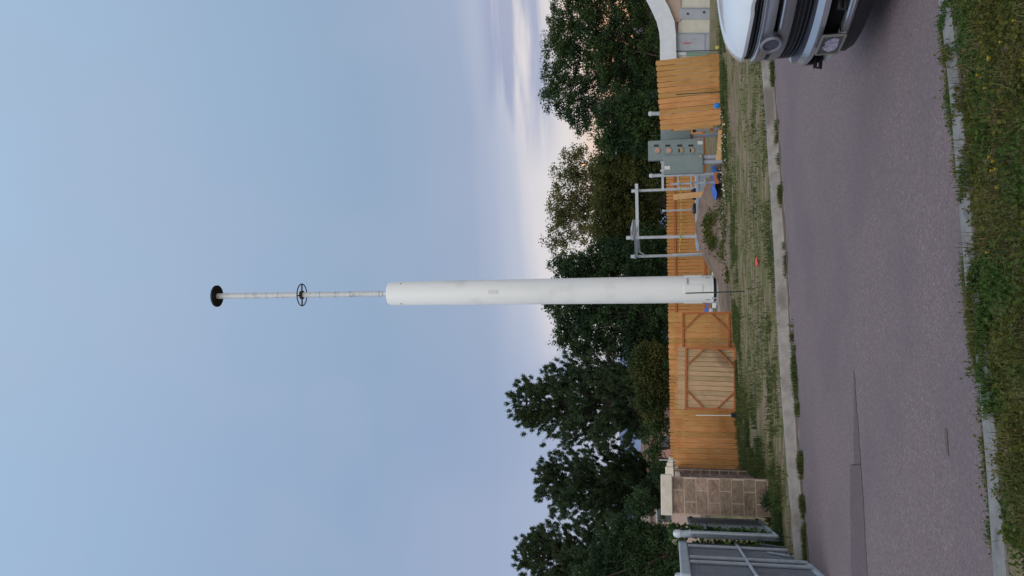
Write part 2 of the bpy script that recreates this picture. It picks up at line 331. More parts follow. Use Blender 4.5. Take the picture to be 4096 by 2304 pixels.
# darker resurfaced strip
Mr2 = mat('patch_asphalt', (.108, .082, .092), (.14, .108, .118), 30, .9, bump=.05, bscale=90, c3=(.14, .11, .12), s3=3, w3=(.5, .8))
up_ = [(3413, 1480), (3416, 1600), (3414, 1700), (3413, 1790), (3416, 1855), (3398, 1860), (3400, 2000), (3404, 2304)]; lo_ = [(3416, 1480), (3424, 1600), (3432, 1700), (3438, 1790), (3442, 1855), (3443, 1860), (3452, 2000), (3470, 2304)]
A = [on(*p, .004) for p in up_]; B = [on(*p, .004) for p in lo_]; A.append(A[-1]*2-A[-2]); B.append(B[-1]*2-B[-2])
A = np.array(A); B = np.array(B)
def dens(Q):
    o = []
    for i in range(len(Q)-1):
        for k in range(6): o.append(Q[i]+(Q[i+1]-Q[i])*k/6)
    o.append(Q[-1]); o = np.array(o); o[:, 1] += rng.normal(0, .014, len(o)); o[:, 2] = .004; return o
mb = MB(); mb.grid([dens(A), dens(B)]); mb.build('road_patch', Mr2, kind='structure')
mb = MB(); A3 = np.array([on(*p, .0035) for p in ((3783, 1715), (3786, 1760), (3791, 1822))]); A3[:, 2] = .004; mb.grid([A3+np.array([0, .03, 0]), A3-np.array([0, .02, 0])]); mb.build('tar_stain', mat('seam_stain', (.10, .09, .08), (.14, .12, .11), 30, .9), kind='structure')
# kerbs: far (face towards us, with a gutter pan) and near (its top strip shows)
def profile(line, prof, n, m, joints=0):
    X = np.array(sorted(set(list(np.arange(-10, 12, .5))+[line[0][0], line[-1][0]]))); Y = np.interp(X, [p[0] for p in line], [p[1] for p in line])
    mb = MB(); mb.grid([[(X[i], Y[i]+dy, z) for i in range(len(X))] for dy, z in prof]); return mb.build(n, m, smooth=True, kind='structure')
profile(FKP, [(-.47, -.05), (-.47, .008), (-.19, .016), (-.17, .03), (-.135, .125), (-.115, .145), (.02, .148), (.03, .14), (.03, -.05)][::-1], 'far_kerb', concrete)
profile(NKP, [(.30, -.05), (.30, .006), (.03, .012), (.012, .11), (-.005, .13), (-.135, .132), (-.15, .12), (-.15, -.05)], 'near_kerb', nearconc)
# joints and soil streak in the far gutter
mb = MB()
for Y_, X_ in ((545, 3060), (760, 3072), (1295, 3110), (1510, 3125), (1900, 3155)):
    p = on(X_, Y_, .13); x = p[0]; y = fk(x); mb.box(x-.008, x+.008, y-.112, y+.02, .1475, .1515); mb.bar((x, y-.47, .0105), (x, y-.2, .0185), .014, .003)
mb.build('kerb_joints', dark, kind='structure')
GX = np.arange(-6, 6, .12)
mb = MB(); mb.grid([[(x, fk(x)-.45-.015*math.sin(x*3.1)+.02*math.sin(x*11), .0135) for x in GX], [(x, fk(x)-.31+.05*math.sin(x*1.7)+.03*math.sin(x*7.3), .0185) for x in GX]])
mb.build('gutter_soil', mat('gutter_soil', (.11, .075, .06), (.17, .12, .10), 9, .95), kind='structure')

# dirt mound by the steel frame, cleared soil round the tower, pink gravel
def blob(name, m, c, rx_, ry_, h, seed, nrm=26, base=-.03, rough=.12, parent=None, **k):
    rn = np.random.default_rng(seed); P_ = []
    for i in range(nrm+1):
        rad = i/nrm; rw = []
        for j in range(49):
            a = 2*math.pi*j/48; e = 1+.15*math.sin(3*a+seed)+.09*math.sin(7*a+seed*2)
            x = c[0]+rx_*e*rad*math.cos(a); y = c[1]+ry_*e*rad*math.sin(a)
            z = float(g(x, y))+base+h*max(0, math.cos(rad*math.pi/2))**1.3*(1+rough*float(vnoise(x, y, .4, seed)))+.02*float(vnoise(x, y, .15, seed+1))*(1-rad)
            rw.append((x, y, z))
        P_.append(rw)
    return MB().grid(P_).build(name, m, parent, smooth=True, **k)
mc = at(2850, 930, 28.3)
blob('dirt_mound', dirt, (1.95, 28.0), 2.2, 3.2, .74, 3, kind='structure', base=-.02)
blob('bare_soil', dirt, (.9, 24.6), 3.0, 2.3, .06, 5, kind='structure', rough=.4)
blob('soil_spoil', dirt, (-.3, 27.3), 1.5, 1.5, .12, 8, kind='structure')
blob('gravel_patch', gravelm, (-.75, 28.2), .75, 1.5, .10, 9, kind='structure')
blob('worn_soil', dirt, (4.1, 20.6), 1.6, .7, .045, 12, kind='structure', rough=.4)

# ------------------------------------------------------------------ tower
T0 = np.array([-.15, 30.0, float(g(-.15, 30))])
tw = thing('monopole_tower', T0, 'tall white cylindrical monopole tower with thin mast on top', 'tower')
zb = at(2852, 1155, 30)[2]; zt = 12.64
r0, r1 = .505, .465; cx, cy = T0[0], T0[1]
mb = MB(); mb.tube([(cx, cy, zb), (cx, cy, zt-.05), (cx, cy, zt)], [r0, r1, r1-.03], 64); mb.build('shroud', white, tw, smooth=True)
mb = MB(); mb.tube([(cx, cy, zb-.10), (cx, cy, zb)], r0-.09, 32); mb.build('inner_core', dark, tw, smooth=True)
mb = MB(); mb.tube([(cx, cy, zb-.155), (cx, cy, zb-.105)], r0+.17, 48); mb.build('base_flange', galv, tw)
def arcplate(z0, z1, a0, a1, rr, th, n=10):
    mb = MB(); A_ = [a0+(a1-a0)*i/n for i in range(n+1)]
    q = lambda a, r_, z: (cx+r_*math.sin(a), cy-r_*math.cos(a), z)
    mb.grid([[q(a, rr+th, z1) for a in A_], [q(a, rr+th, z0) for a in A_]][::-1]); mb.grid([[q(a, rr-.02, z1) for a in A_], [q(a, rr+th, z1) for a in A_]][::-1])
    mb.grid([[q(a, rr+th, z0) for a in A_], [q(a, rr-.02, z0) for a in A_]][::-1])
    for a in (a0, a1): mb.add([q(a, rr-.02, z0), q(a, rr+th, z0), q(a, rr+th, z1), q(a, rr-.02, z1)], [(0, 1, 2, 3)])
    return mb
z0c, z1c = at(2810, 1155, 29.5)[2], at(2736, 1155, 29.5)[2]
for a0, a1 in ((-.25, .33), (-1.75, -1.2), (1.2, 1.75)): arcplate(z0c, z1c, a0, a1, r0-.002, .022).build('access_cover', white, tw, smooth=True)
arcplate(z0c-.30, zb+.12, -.28, .30, r0-.004, .008).build('hatch_panel', white, tw, smooth=True)
for a in (.95, -.85, 2.4, -2.4): arcplate(zb+.12, zb+.28, a-.035, a+.035, r0-.004, .012, 2).build('strap', galvd, tw)
for k in range(4):
    a = math.pi/4+k*math.pi/2+.2; p = (cx+(r0+.09)*math.sin(a), cy-(r0+.09)*math.cos(a))
    MB().tube([(p[0], p[1], zb-.11), (p[0], p[1], zb+.06)], .028, 10).build('anchor_bolt', galv, tw, smooth=True)
for s_ in (-1, 1): MB().box(cx+s_*(r0+.09)-.09, cx+s_*(r0+.09)+.09, cy-.32, cy-.20, zb-.09, zb+.04).build('lifting_lug', white, tw, bevel=.02)
for z_, a in ((zt-.55, .95), (zt-.55, -1.0), (8.9, 1.35)): MB().tube([(cx+(r1-.02)*math.sin(a), cy-(r1-.02)*math.cos(a), z_), (cx+(r1+.02)*math.sin(a), cy-(r1+.02)*math.cos(a), z_)], .02, 8).build('screw', dark, tw)
arcplate(8.2, 8.55, -.14, .14, .487, .004).build('cable_hatch', mat('hatch_grey', (.74, .75, .75), (.78, .78, .78), 6, .5), tw, smooth=True)
ztop = at(868, 1185, 30)[2]
mb = MB(); mb.tube([(cx, cy, zt), (cx, cy, zt+.3)], .07, 16); mb.tube([(cx, cy, zt+.3), (cx, cy, ztop)], [.105, .115], 20)
mastm = mat('mast_galvanised', (.60, .62, .64), (.70, .72, .73), 4, .5, metal=.1, stretch=(.5, .5, 3.5), c3=(.42, .45, .50), s3=1.3, w3=(.55, .66))
mast = mb.build('mast', mastm, tw, smooth=True)
for z_ in np.linspace(zt+.6, ztop-.6, 9)+rng.uniform(-.25, .25, 9): MB().tube([(cx, cy, z_), (cx, cy, z_+.035)], .119, 18).build('clamp_band', galv, mast, smooth=True)
MB().tube([(cx, cy, ztop-.03), (cx, cy, ztop+.03)], .445, 40).build('top_plate', dark, tw)
zr = at(1208, 1182, 30)[2]; mb = MB()
mb.tube([(cx+.44*math.cos(a), cy+.44*math.sin(a), zr) for a in np.linspace(0, 2*math.pi, 49)], .022, 8)
mb.build('ring', dark, tw, smooth=True)
mb = MB()
for a in (0, 2*math.pi/3-.45, -2*math.pi/3+.45, math.pi): mb.bar((cx+.1*math.cos(a), cy+.1*math.sin(a), zr), (cx+.44*math.cos(a), cy+.44*math.sin(a), zr), .045)
mb.build('ring_spokes', dark, tw)
MB().tube([(cx, cy, zr-.05), (cx, cy, zr+.05)], .17, 20).build('ring_hub', dark, tw)
# number on the shroud
def text(s, size, M, m, parent, name='lettering'):
    cu = bpy.data.curves.new(name, 'FONT'); cu.body = s; cu.size = size; cu.extrude = .001; cu.align_x = 'CENTER'; cu.align_y = 'CENTER'
    o = bpy.data.objects.new(name, cu); S.collection.objects.link(o); dg = bpy.context.evaluated_depsgraph_get()
    me = bpy.data.meshes.new_from_object(o.evaluated_get(dg)); bpy.data.objects.remove(o); me.materials.clear(); me.materials.append(m)
    o = bpy.data.objects.new(name, me); S.collection.objects.link(o); o.parent = parent; ORG[o.name] = ORG[parent.name]
    me.transform(Matrix.Translation(Vector(-ORG[parent.name])) @ M); return o
a = .62; zz = at(2751, 1122, 29.6)[2]
text('130059', .10, Matrix.Translation((cx+(r0+.006)*math.sin(a), cy-(r0+.006)*math.cos(a), zz)) @ Matrix.Rotation(a, 4, 'Z') @ Matrix.Rotation(math.pi/2, 4, 'X'), mat('number_ink', (.1, .1, .12), None, 5), tw, 'number')
pz = float(g(-.3, 30))
blk = MB().box(cx-.95, cx+.75, cy-.85, cy+.9, pz-.3, zb-.157); blk.build('concrete_pad', concrete, loc=(cx, cy, pz), bevel=.03, label='square concrete foundation pad under the white tower', cat='foundation')

# ------------------------------------------------------------------ fences and gates
def dogear(mb, x0, x1, y0, y1, z0, z1, e=.035): mb.prism([(x0, z0), (x1, z0), (x1, z1-e), (x1-e, z1), (x0+e, z1), (x0, z1-e)], y0, y1)
def boards(M_, w, z0, z1, n, th=.018, gap=.004, jz=.01, e=.03, lean=0):
    mb = MB(M_); bw = w/n
    for i in range(n):
        j = random.uniform(-jz, jz); dy = random.uniform(0, .004)
        dogear(mb, i*bw+gap, (i+1)*bw-gap, dy, dy+th, z0+random.uniform(-jz, jz), z1+j, e)
    return mb
def frame_at(p0, p1, roll=0, tiltback=0):       # local x from p0 to p1, z up
    p0 = Vector(p0); p1 = Vector(p1); ax = Vector((p1.x-p0.x, p1.y-p0.y, 0)); w = ax.length; an = math.atan2(ax.y, ax.x)
    return Matrix.Translation(p0) @ Matrix.Rotation(an, 4, 'Z') @ Matrix.Rotation(roll, 4, 'Y') @ Matrix.Rotation(tiltback, 4, 'X'), w
# back fence, rails towards us
bx0, bx1, by = -8.6, 7.4, 35.0; bz = .12
bf = thing('wooden_fence', (bx0, by, bz), 'long cedar fence behind the tower with red rails facing the street', 'fence')
M_ = Matrix.Translation((bx0, by, 0)); n_ = int((bx1-bx0)/.142)
boards(M_, bx1-bx0, .0, 1.90, n_, gap=.008, jz=.014, e=.04).build('boards', cedar2, bf)
for z_ in (1.56, .33):
    MB().box(bx0, bx1, by-.042, by-.003, z_-.045, z_+.045).build('rail', redwood, bf)
# right panel
pA, pB = at(2885, 498, 24.3), at(2880, 212, 23.3)
M_, w = frame_at((pA[0], pA[1], 0), (pB[0], pB[1], 0), roll=-.045)
rp = thing('fence_panel', (pA[0], pA[1], .2), 'short bright cedar fence panel leaning beside the grey meter boxes', 'fence')
boards(M_, w, .26, 2.02, 13, gap=.007, jz=.010, e=.035).build('boards', cedar, rp)
for z_ in (.5, 1.6): MB(M_).box(0.02, w-.02, .024, .062, z_-.045, z_+.045).build('rail', redwood, rp)
# left run
lA, lB = at(2965, 1886, 22.6), at(2950, 1488, 22.8)
M_, w = frame_at((lA[0], lA[1], 0), (lB[0], lB[1], 0), roll=0)
lf = thing('wooden_fence', (lA[0], lA[1], .03), 'cedar fence run between the stone wall and the tan gate leaf', 'fence')
boards(M_, w, .0, 1.735, 18, gap=.006, jz=.010, e=.045).build('boards', cedar, lf)
for z_ in (.4, 1.4): MB(M_).box(0, w, .024, .062, z_-.045, z_+.045).build('rail', redwood, lf)
# gate leaves
def gate(name, pa, pb, z0, z1, bm, roll, tilt, fz0, fz1, label, nb, fx=0.0, braces=4):
    M_, w = frame_at(pa, pb, roll, tilt)
    gt = thing(name, pa, label, 'gate')
    boards(M_, w, z0, z1, nb, gap=.007, jz=.010, e=.04).build('boards', bm, gt)
    t_ = .05
    for n_, (a, b_) in (('top_rail', ((fx, fz1), (w, fz1))), ('bottom_rail', ((fx, fz0), (w, fz0))), ('stile', ((fx+t_/2, fz0), (fx+t_/2, fz1))), ('stile', ((w-t_/2, fz0), (w-t_/2, fz1)))):
        pa_ = Vector((a[0], -.022, a[1])); pb_ = Vector((b_[0], -.022, b_[1]))
        if n_ == 'stile': pa_.z += t_/2+.001; pb_.z -= t_/2+.001
        MB(M_).bar(pa_, pb_, t_ if n_ == 'stile' else .038, .038 if n_ == 'stile' else t_, upv=(0, 1, 0) if n_ == 'stile' else (0, 0, 1)).build(n_, redwood, gt)
    q = .44
    cs = [(w-t_, fz1-t_/2, -1, -1), (w-t_, fz0+t_/2, -1, 1), (fx+t_, fz1-t_/2, 1, -1), (fx+t_, fz0+t_/2, 1, 1)][:braces]
    for x, z, sx_, sz_ in cs:
        MB(M_).bar((x+sx_*.0, -.023, z+sz_*q), (x+sx_*q, -.023, z), .03, .045, upv=(0, 1, 0)).build('brace', redwood, gt)
    return gt, M_
g1, M1 = gate('gate_leaf', at(2940, 1502, 22.5)*[1, 1, 0]+[0, 0, 0], at(2932, 1247, 22.7)*[1, 1, 0], .03, 1.86, cedar, 0, 0, .235, 1.47, 'bright cedar gate leaf with corner braces next to the white tower', 12, braces=2)
pa, pb = at(2960, 1646, 21.9), at(2955, 1393, 22.15)
g2, M2 = gate('gate_leaf', (pa[0], pa[1], 0), (pb[0], pb[1], 0), -.07, 1.67, tanwood, .028, -.03, .17, 1.44, 'weathered tan gate leaf with red frame leaning on the cedar fence', 13)
MB(M2).box(.03, .055, -.05, -.02, .75, .753+.6) 
q = at(2940, 1662, 21.9); z_b = float(g(q[0], q[1]))
gp = thing('drop_rod', (q[0], q[1], z_b), 'thin white rod standing in a black foot beside the tan gate leaf', 'rod')
MB().tube([(q[0], q[1], z_b+.1), (q[0]-.01, q[1], at(2783, 1660, 21.9)[2])], .012, 8).build('rod', white, gp)
MB().box(q[0]-.05, q[0]+.07, q[1]-.05, q[1]+.05, z_b, z_b+.22).build('foot', dark, gp, bevel=.02)

# ------------------------------------------------------------------ stone pillar + wall
def blocks(parent, x0, x1, y0, y1, z0, z1, M_, name='stone_blocks', start=0, col=.40, m=None):
    """split-face blocks laid on a mortar core"""
    core = MB(M_); core.box(x0-.001, x1+.001, y0-.001, y1+.001, z0, z1); core.build('mortar', mortar, parent)
    mb = MB(M_); n = max(1, round((z1-z0)/.203)); hh = (z1-z0)/n
    for i in range(n):
        for ax in (0, 1):
            a0, a1 = (x0, x1) if ax == 0 else (y0, y1)
            x = a0-(col/2 if (i+start) % 2 else 0)
            if ax == 1: x = a0-(0 if (i+start) % 2 else col/2)
            while x < a1-.02:
                xa, xb = max(x, a0), min(x+col, a1); x += col
                if xb-xa < .03: continue
                g_ = .009; za, zb_ = z0+i*hh+g_, z0+(i+1)*hh-g_; dpt = random.uniform(.004, .010)
                if ax == 0:
                    mb.box(xa+g_, xb-g_, y0-dpt, y0+.03, za, zb_); mb.box(xa+g_, xb-g_, y1-.03, y1+dpt, za, zb_)
                else:
                    mb.box(x0-dpt, x0+.03, xa+g_, xb-g_, za, zb_); mb.box(x1-.03, x1+dpt, xa+g_, xb-g_, za, zb_)
    return mb.build(name, m or stonem, parent)
pR, pL = at(3095, 1936, 14.3), at(3100, 2069, 14.3)
an = math.radians(5); pw = .62
px_, py_ = pL[0], 14.3; base = .05
sp = thing('stone_pillar', (px_, py_, base), 'tan split stone gate pillar with pale cap at the end of the stone wall', 'pillar')
Mp = Matrix.Translation((px_, py_, 0)) @ Matrix.Rotation(.215, 4, 'Z')
ztp = at(2690, 2000, 14.3)[2]
blocks(sp, 0, pw, 0, .6, base-.05, ztp, Mp)
mb = MB(Mp); mb.box(-.035, pw+.04, -.04, .64, ztp+.001, ztp+.20); mb.build('cap', capm, sp, bevel=.012)
sw = thing('stone_wall', (px_+.3, py_+.6, base), 'stone block wall with pale caps running back from the gate pillar', 'wall')
wx, wy = px_+.42, py_+.72; sl = -.197
def wl(d): return (wx+sl*(d-wy), d)
p0, p1 = wl(wy+.1), wl(40)
Mw, ww = frame_at((p0[0], p0[1], 0), (p1[0], p1[1], 0))
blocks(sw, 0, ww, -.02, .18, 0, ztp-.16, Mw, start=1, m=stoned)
MB(Mw).box(0, ww, -.05, .21, ztp-.159, ztp-.07).build('coping', capm, sw, bevel=.01)
for k, d in enumerate((18.4, 22.9, 27.4, 31.9, 36.4)):
    q = wl(d); Mk, _ = frame_at((q[0], q[1], 0), (p1[0], p1[1], 0))
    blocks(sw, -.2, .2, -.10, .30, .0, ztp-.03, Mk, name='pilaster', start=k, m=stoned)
    MB(Mk).box(-.25, .25, -.15, .35, ztp-.029, ztp+.15).build('cap', capm, sw, bevel=.012)
q = at(2700, 1840, 26.2); ms = thing('metal_stake', (q[0], q[1], 0), 'thin grey metal stake sticking up behind the cedar fence by the stone wall', 'stake')
MB().tube([(q[0], q[1], -.1), (q[0]-.01, q[1], at(2637, 1841, 26.2)[2])], .018, 8).build('rod', galv, ms)
MB().box(q[0]-.02, q[0]+.02, q[1]-.03, q[1]-.018, 1.2, 1.75).build('tab', galv, ms)

# ------------------------------------------------------------------ chain link gate parts at the left edge
chain = mat('windscreen_mesh', (.175, .21, .25), (.22, .255, .30), 2, .8, c3=(.14, .165, .20), s3=1.2, w3=(.45, .7), stretch=(1, 1, 1))
railm = mat('gate_rail', (.36, .43, .49), (.44, .50, .56), 4, .5)
def wires(M_, x0, x1, z0, z1, s=.055, r=.0022, off=-.006):
    mb = MB(M_); Hh = z1-z0; k = x0-Hh
    while k < x1:
        for sg in (1, -1):
            # diagonal line clipped to the panel
            a = (k, z0) if sg == 1 else (k+Hh, z0); d_ = sg
            t0, t1 = 0., Hh
            if d_ == 1: t0 = max(t0, x0-a[0]); t1 = min(t1, x1-a[0])
            else: t0 = max(t0, a[0]-x1); t1 = min(t1, a[0]-x0)
            if t1-t0 > .02: mb.bar((a[0]+d_*t0, off+.003*sg, z0+t0), (a[0]+d_*t1, off+.003*sg, z0+t1), r*2, r*2, upv=(0, 1, 0))
        k += s*1.41
    return mb
# large round post
q = at(3140, 2150, 13.1); zt_ = at(2692, 2152, 13.1)[2]; zg = .08
po = thing('gate_post', (q[0], q[1], zg), 'thick round galvanised gate post with domed cap wrapped in vines', 'post')
qx = q[0]-.01
MB().tube([(qx, q[1], zg-.1), (qx, q[1], zt_-.10)], .057, 20).build('post', railm, po, smooth=True)
MB().tube([(qx, q[1], zt_-.12), (qx, q[1], zt_-.04), (qx, q[1], zt_-.01), (qx, q[1], zt_)], [.064, .064, .045, .012], 20).build('domed_cap', galv, po, smooth=True)
for z_ in (.45, 1.45): MB().tube([(qx, q[1], z_), (qx, q[1], z_+.06)], .062, 20).build('hinge', galvd, po, smooth=True)
# open leaf between pillar and post
ga, gb = at(3040, 2084, 15.4), at(3110, 2146, 12.9)
Mg_, w = frame_at((gb[0], gb[1], 0), (ga[0], ga[1], 0))
lg = thing('chain_link_gate', (gb[0], gb[1], .1), 'narrow grey mesh gate leaf standing open between the stone pillar and the round post', 'gate')
zlo, zhi = at(3040, 2084, 15.4)[2], at(2750, 2084, 15.4)[2]
MB(Mg_).box(.03, w-.03, .0, .004, zlo+.03, zhi-.03).build('mesh_screen', chain, lg)
wires(Mg_, .03, w-.03, zlo+.03, zhi-.03, s=.06).build('wire_mesh', galv, lg)
for a_, b_ in (((0, zlo), (0, zhi)), ((w, zlo), (w, zhi)), ((0, zlo), (w, zlo)), ((0, zhi), (w, zhi))):
    MB(Mg_).tube([(a_[0], 0, a_[1]), (b_[0], 0, b_[1])], .024, 10).build('frame_tube', galv if a_[0] == b_[0] else railm, lg, smooth=True)
MB(Mg_).tube([(w+.045, 0, zlo+.02), (w+.045, 0, zhi-.02)], .02, 10).build('white_stop', mat('white_pipe', (.72, .72, .68), None, 5, .5), lg, smooth=True)
for z_ in (zlo+.05, zhi-.06): MB(Mg_).box(w-.02, w+.09, -.03, .03, z_-.03, z_+.03).build('latch', dark, lg)
# cantilever gate running towards us
ga, gb = at(3131, 2188, 13.3), at(3253, 2304, 10.45)
dv = (gb-ga)/np.linalg.norm((gb-ga)[:2]); Wd = 3.5
ge = ga+dv*Wd
zlo, zhi = .0, 1.66
Mg_, w = frame_at((ge[0], ge[1], 0), (ga[0], ga[1], 0))
cg = thing('sliding_gate', (ge[0], ge[1], 0), 'wide grey sliding gate with mesh screen and thick rails at the left edge', 'gate')
MB(Mg_).box(.05, w-.05, .0, .004, zlo+.06, zhi-.06).build('mesh_screen', chain, cg)
wires(Mg_, .05, w-.05, zlo+.06, zhi-.06, s=.055, r=.0024, off=-.008).build('wire_mesh', mat('mesh_wire', (.33, .36, .40), (.40, .43, .47), 6, .5), cg)
MB(Mg_).bar((0, 0, zhi), (w, 0, zhi), .08, .13).build('top_rail', railm, cg, bevel=.02)
MB(Mg_).bar((0, 0, zlo), (w, 0, zlo), .07, .09).build('bottom_rail', railm, cg, bevel=.02)
lite = mat('pale_tube', (.50, .54, .57), (.60, .63, .66), 9, .6); upm = mat('gate_upright', (.36, .40, .44), (.44, .48, .52), 9, .6); dull = mat('dull_tube', (.26, .29, .33), (.34, .37, .41), 9, .6)
def scr(p):
    q = np.array(p)-np.array([0, 0, H]); return 1152-q.dot(R)*FPX/q.dot(F)
def kfor(Y):
    ks = np.linspace(0, w, 2000); ys = [scr(ge*[1, 1, 0]+(ga-ge)*[1, 1, 0]*(k_/w)+np.array([0, 0, .8])) for k_ in ks]; return float(ks[int(np.argmin(np.abs(np.array(ys)-Y)))])
ups = [kfor(2204), kfor(2252), kfor(2272)]; stp = ups[0]-(ups[1]+ups[2])/2
while ups[-1]-stp > .3: ups += [ups[-2]-stp, ups[-1]-stp]
for k in ups: MB(Mg_).tube([(k, -.04, zlo+.05), (k, -.04, zhi-.07)], .026, 8).build('upright', upm, cg, smooth=True)
MB(Mg_).tube([(.05, -.036, .83), (w-.05, -.036, .83)], .022, 8).build('mid_rail', upm, cg, smooth=True)
for k in (w-.03, w-1.08): MB(Mg_).tube([(k, -.035, .45), (k-.42, -.035, .04)], .016, 8).build('brace', dull, cg, smooth=True)
q = at(3225, 2300, 12.2); zt_ = at(2698, 2301, 12.2)[2]
p2 = thing('gate_post', (q[0]-.12, q[1], .05), 'round grey post with domed cap behind the sliding gate at the left edge', 'post')
MB().tube([(q[0]-.12, q[1], -.05), (q[0]-.12, q[1], zt_-.08)], .05, 18).build('post', railm, p2, smooth=True)
MB().tube([(q[0]-.12, q[1], zt_-.1), (q[0]-.12, q[1], zt_-.02), (q[0]-.12, q[1], zt_)], [.06, .05, .01], 18).build('domed_cap', galv, p2, smooth=True)
# vines on the post
def vine(name, d, pts, nper, size, m, label, spread=.05):
    C_ = []
    for X, Y, sx_, sz_ in pts:
        c = at(X, Y, d); C_.append(c+rng.normal(size=(nper, 3))*np.array([sx_, .07, sz_]))
    C_ = np.concatenate(C_); o = thing(name, (C_[0][0], d, .1), label, 'vine')
    v, f = leaves(C_, size, .9); fast('foliage', v, f, m, o)
    mb = MB(); P_ = [at(X, Y, d) for X, Y, _, _ in pts]; P_ = sorted(P_, key=lambda p: p[2]); P_[0][2] = .05
    mb.tube(P_, .008, 6); mb.build('stem', barkm, o); return o
vine('climbing_vine', 13.3, [(2700, 2120, .05, .05), (2740, 2118, .04, .07), (2780, 2122, .035, .07), (2830, 2122, .035, .09), (2880, 2128, .03, .09), (2930, 2128, .03, .09), (2985, 2132, .03, .09), (3040, 2135, .03, .08), (2695, 2140, .04, .04), (2688, 2112, .03, .03)], 95, .065, ivym, 'leafy green vine climbing the right side of the thick gate post')
vine('climbing_vine', 13.5, [(2725, 2172, .04, .04), (2800, 2176, .025, .06), (2860, 2178, .025, .08), (2930, 2180, .025, .08), (2990, 2180, .025, .09), (3050, 2182, .03, .08), (3100, 2184, .04, .08)], 95, .065, ivym, 'green vine growing between the gate post and the sliding gate')

# ------------------------------------------------------------------ equipment yard
def post(name, X0, X1, Y, d, r, label, m=galv, cap=True, group=None, catg='post', Y1=None):
    a = at(X1, Y, d); z1 = at(X0, Y if Y1 is None else Y1, d); zg_ = min(float(g(a[0], d))-.05, a[2]) if X1 > 2800 else a[2]
    o = thing(name, (a[0], d, zg_), label, catg, group)
    MB().tube([(a[0], d, zg_), (z1[0], d, z1[2])], r, 14).build('pipe', m, o, smooth=True)
    if cap: MB().tube([(z1[0], d, z1[2]-.06), (z1[0], d, z1[2]+.02), (z1[0], d, z1[2]+.04)], [r+.012, r+.012, r*.6], 14).build('cap', lite, o, smooth=True)
    return o, a, z1
# H frame
hf = thing('pipe_gantry', (1.7, 31, .15), 'tall galvanised steel pipe frame with sloping top channels', 'frame')
def hp(X0, X1, Y, d, r=.058, ytop=None, n='upright'):
    a = at(X1, Y, d); b_ = at(X0, ytop or Y, d)
    MB().tube([(a[0], d, a[2]), (b_[0], d, b_[2])], r, 14).build(n, galv, hf, smooth=True)
    MB().tube([(b_[0], d, b_[2]-.02), (b_[0], d, b_[2]+.12)], r+.012, 14).build('cap', lite, hf, smooth=True); return a, b_
A1 = hp(2538, 2795, 753, 32.6, .055, 764); B1 = hp(2518, 2800, 945, 30.5, .058, 951); C1 = hp(2535, 2830, 1018, 32.5, .058, 1026)
a_, b_ = at(2546, 736, 32.5), at(2550, 947, 32.0); MB().bar(a_, b_, .06, .12).build('crossbeam', lite, hf)
def chan(a, b, n='top_channel'):
    a = Vector(a); b = Vector(b); mb = MB(); mb.bar(a, b, .10, .012); mb.bar(a-Vector((0, 0, .05)), b-Vector((0, 0, .05)), .012, .10); mb.build(n, galv, hf)
chan(at(2527, 947, 30.4), at(2533, 880, 33.6)); chan(at(2534, 952, 30.6), at(2548, 882, 33.6)); chan(at(2538, 957, 30.6), at(2541, 1030, 32.4)); chan(at(2546, 957, 30.7), at(2552, 1005, 32.2))
mb = MB(); mb.add([at(2522, 947, 30.42), at(2536, 947, 30.42), at(2536, 882, 33.4), at(2530, 878, 33.4), at(2522, 915, 32)], [(0, 1, 2, 3, 4)]); mb.build('gusset_plate', galv, hf)
mb = MB(); mb.bar(at(2553, 1003, 32.3), at(2578, 1020, 32.45), .04); mb.build('knee_brace', galv, hf)
for (X, Y, d) in ((2530, 951, 30.4), (2541, 1026, 32.4), (2546, 766, 32.5)): c_ = at(X, Y, d); MB().box(c_[0]-.09, c_[0]+.09, d-.09, d+.09, c_[2]-.05, c_[2]+.05).build('bracket', galvd, hf, bevel=.01)
MB().tube([at(2812, 1014, 31.9), at(2688, 1018, 31.9)], .03, 10).build('conduit_pipe', lite, hf, smooth=True)
# steel platform
pl0, pl1 = at(2786, 1003, 30.2), at(2785, 690, 29.6); zt_ = .5*(pl0[2]+pl1[2])
Mp_, w = frame_at((pl0[0], pl0[1], 0), (pl1[0], pl1[1], 0))
pf = thing('steel_platform', (pl0[0], pl0[1], .15), 'low blue grey steel platform between the dirt mound and the cedar fence', 'platform')
MB(Mp_).box(0, w, .02, 1.4, zt_-.05, zt_).build('deck', steelblue, pf)
MB(Mp_).box(0, w, 0, .018, zt_-.27, zt_-.085).build('side_beam', galvd, pf)
MB(Mp_).box(-.01, w+.01, -.03, .10, zt_-.083, zt_+.006).build('edge_flange', steelblue, pf)
for k in np.linspace(.15, w-.15, 4): MB(Mp_).box(k-.06, k+.06, .05, .17, 0.0, zt_-.06).build('leg', galvd, pf)
for k in np.linspace(.15, w-.15, 4): MB(Mp_).box(k-.06, k+.06, 1.2, 1.32, 0.0, zt_-.06).build('leg', galvd, pf)
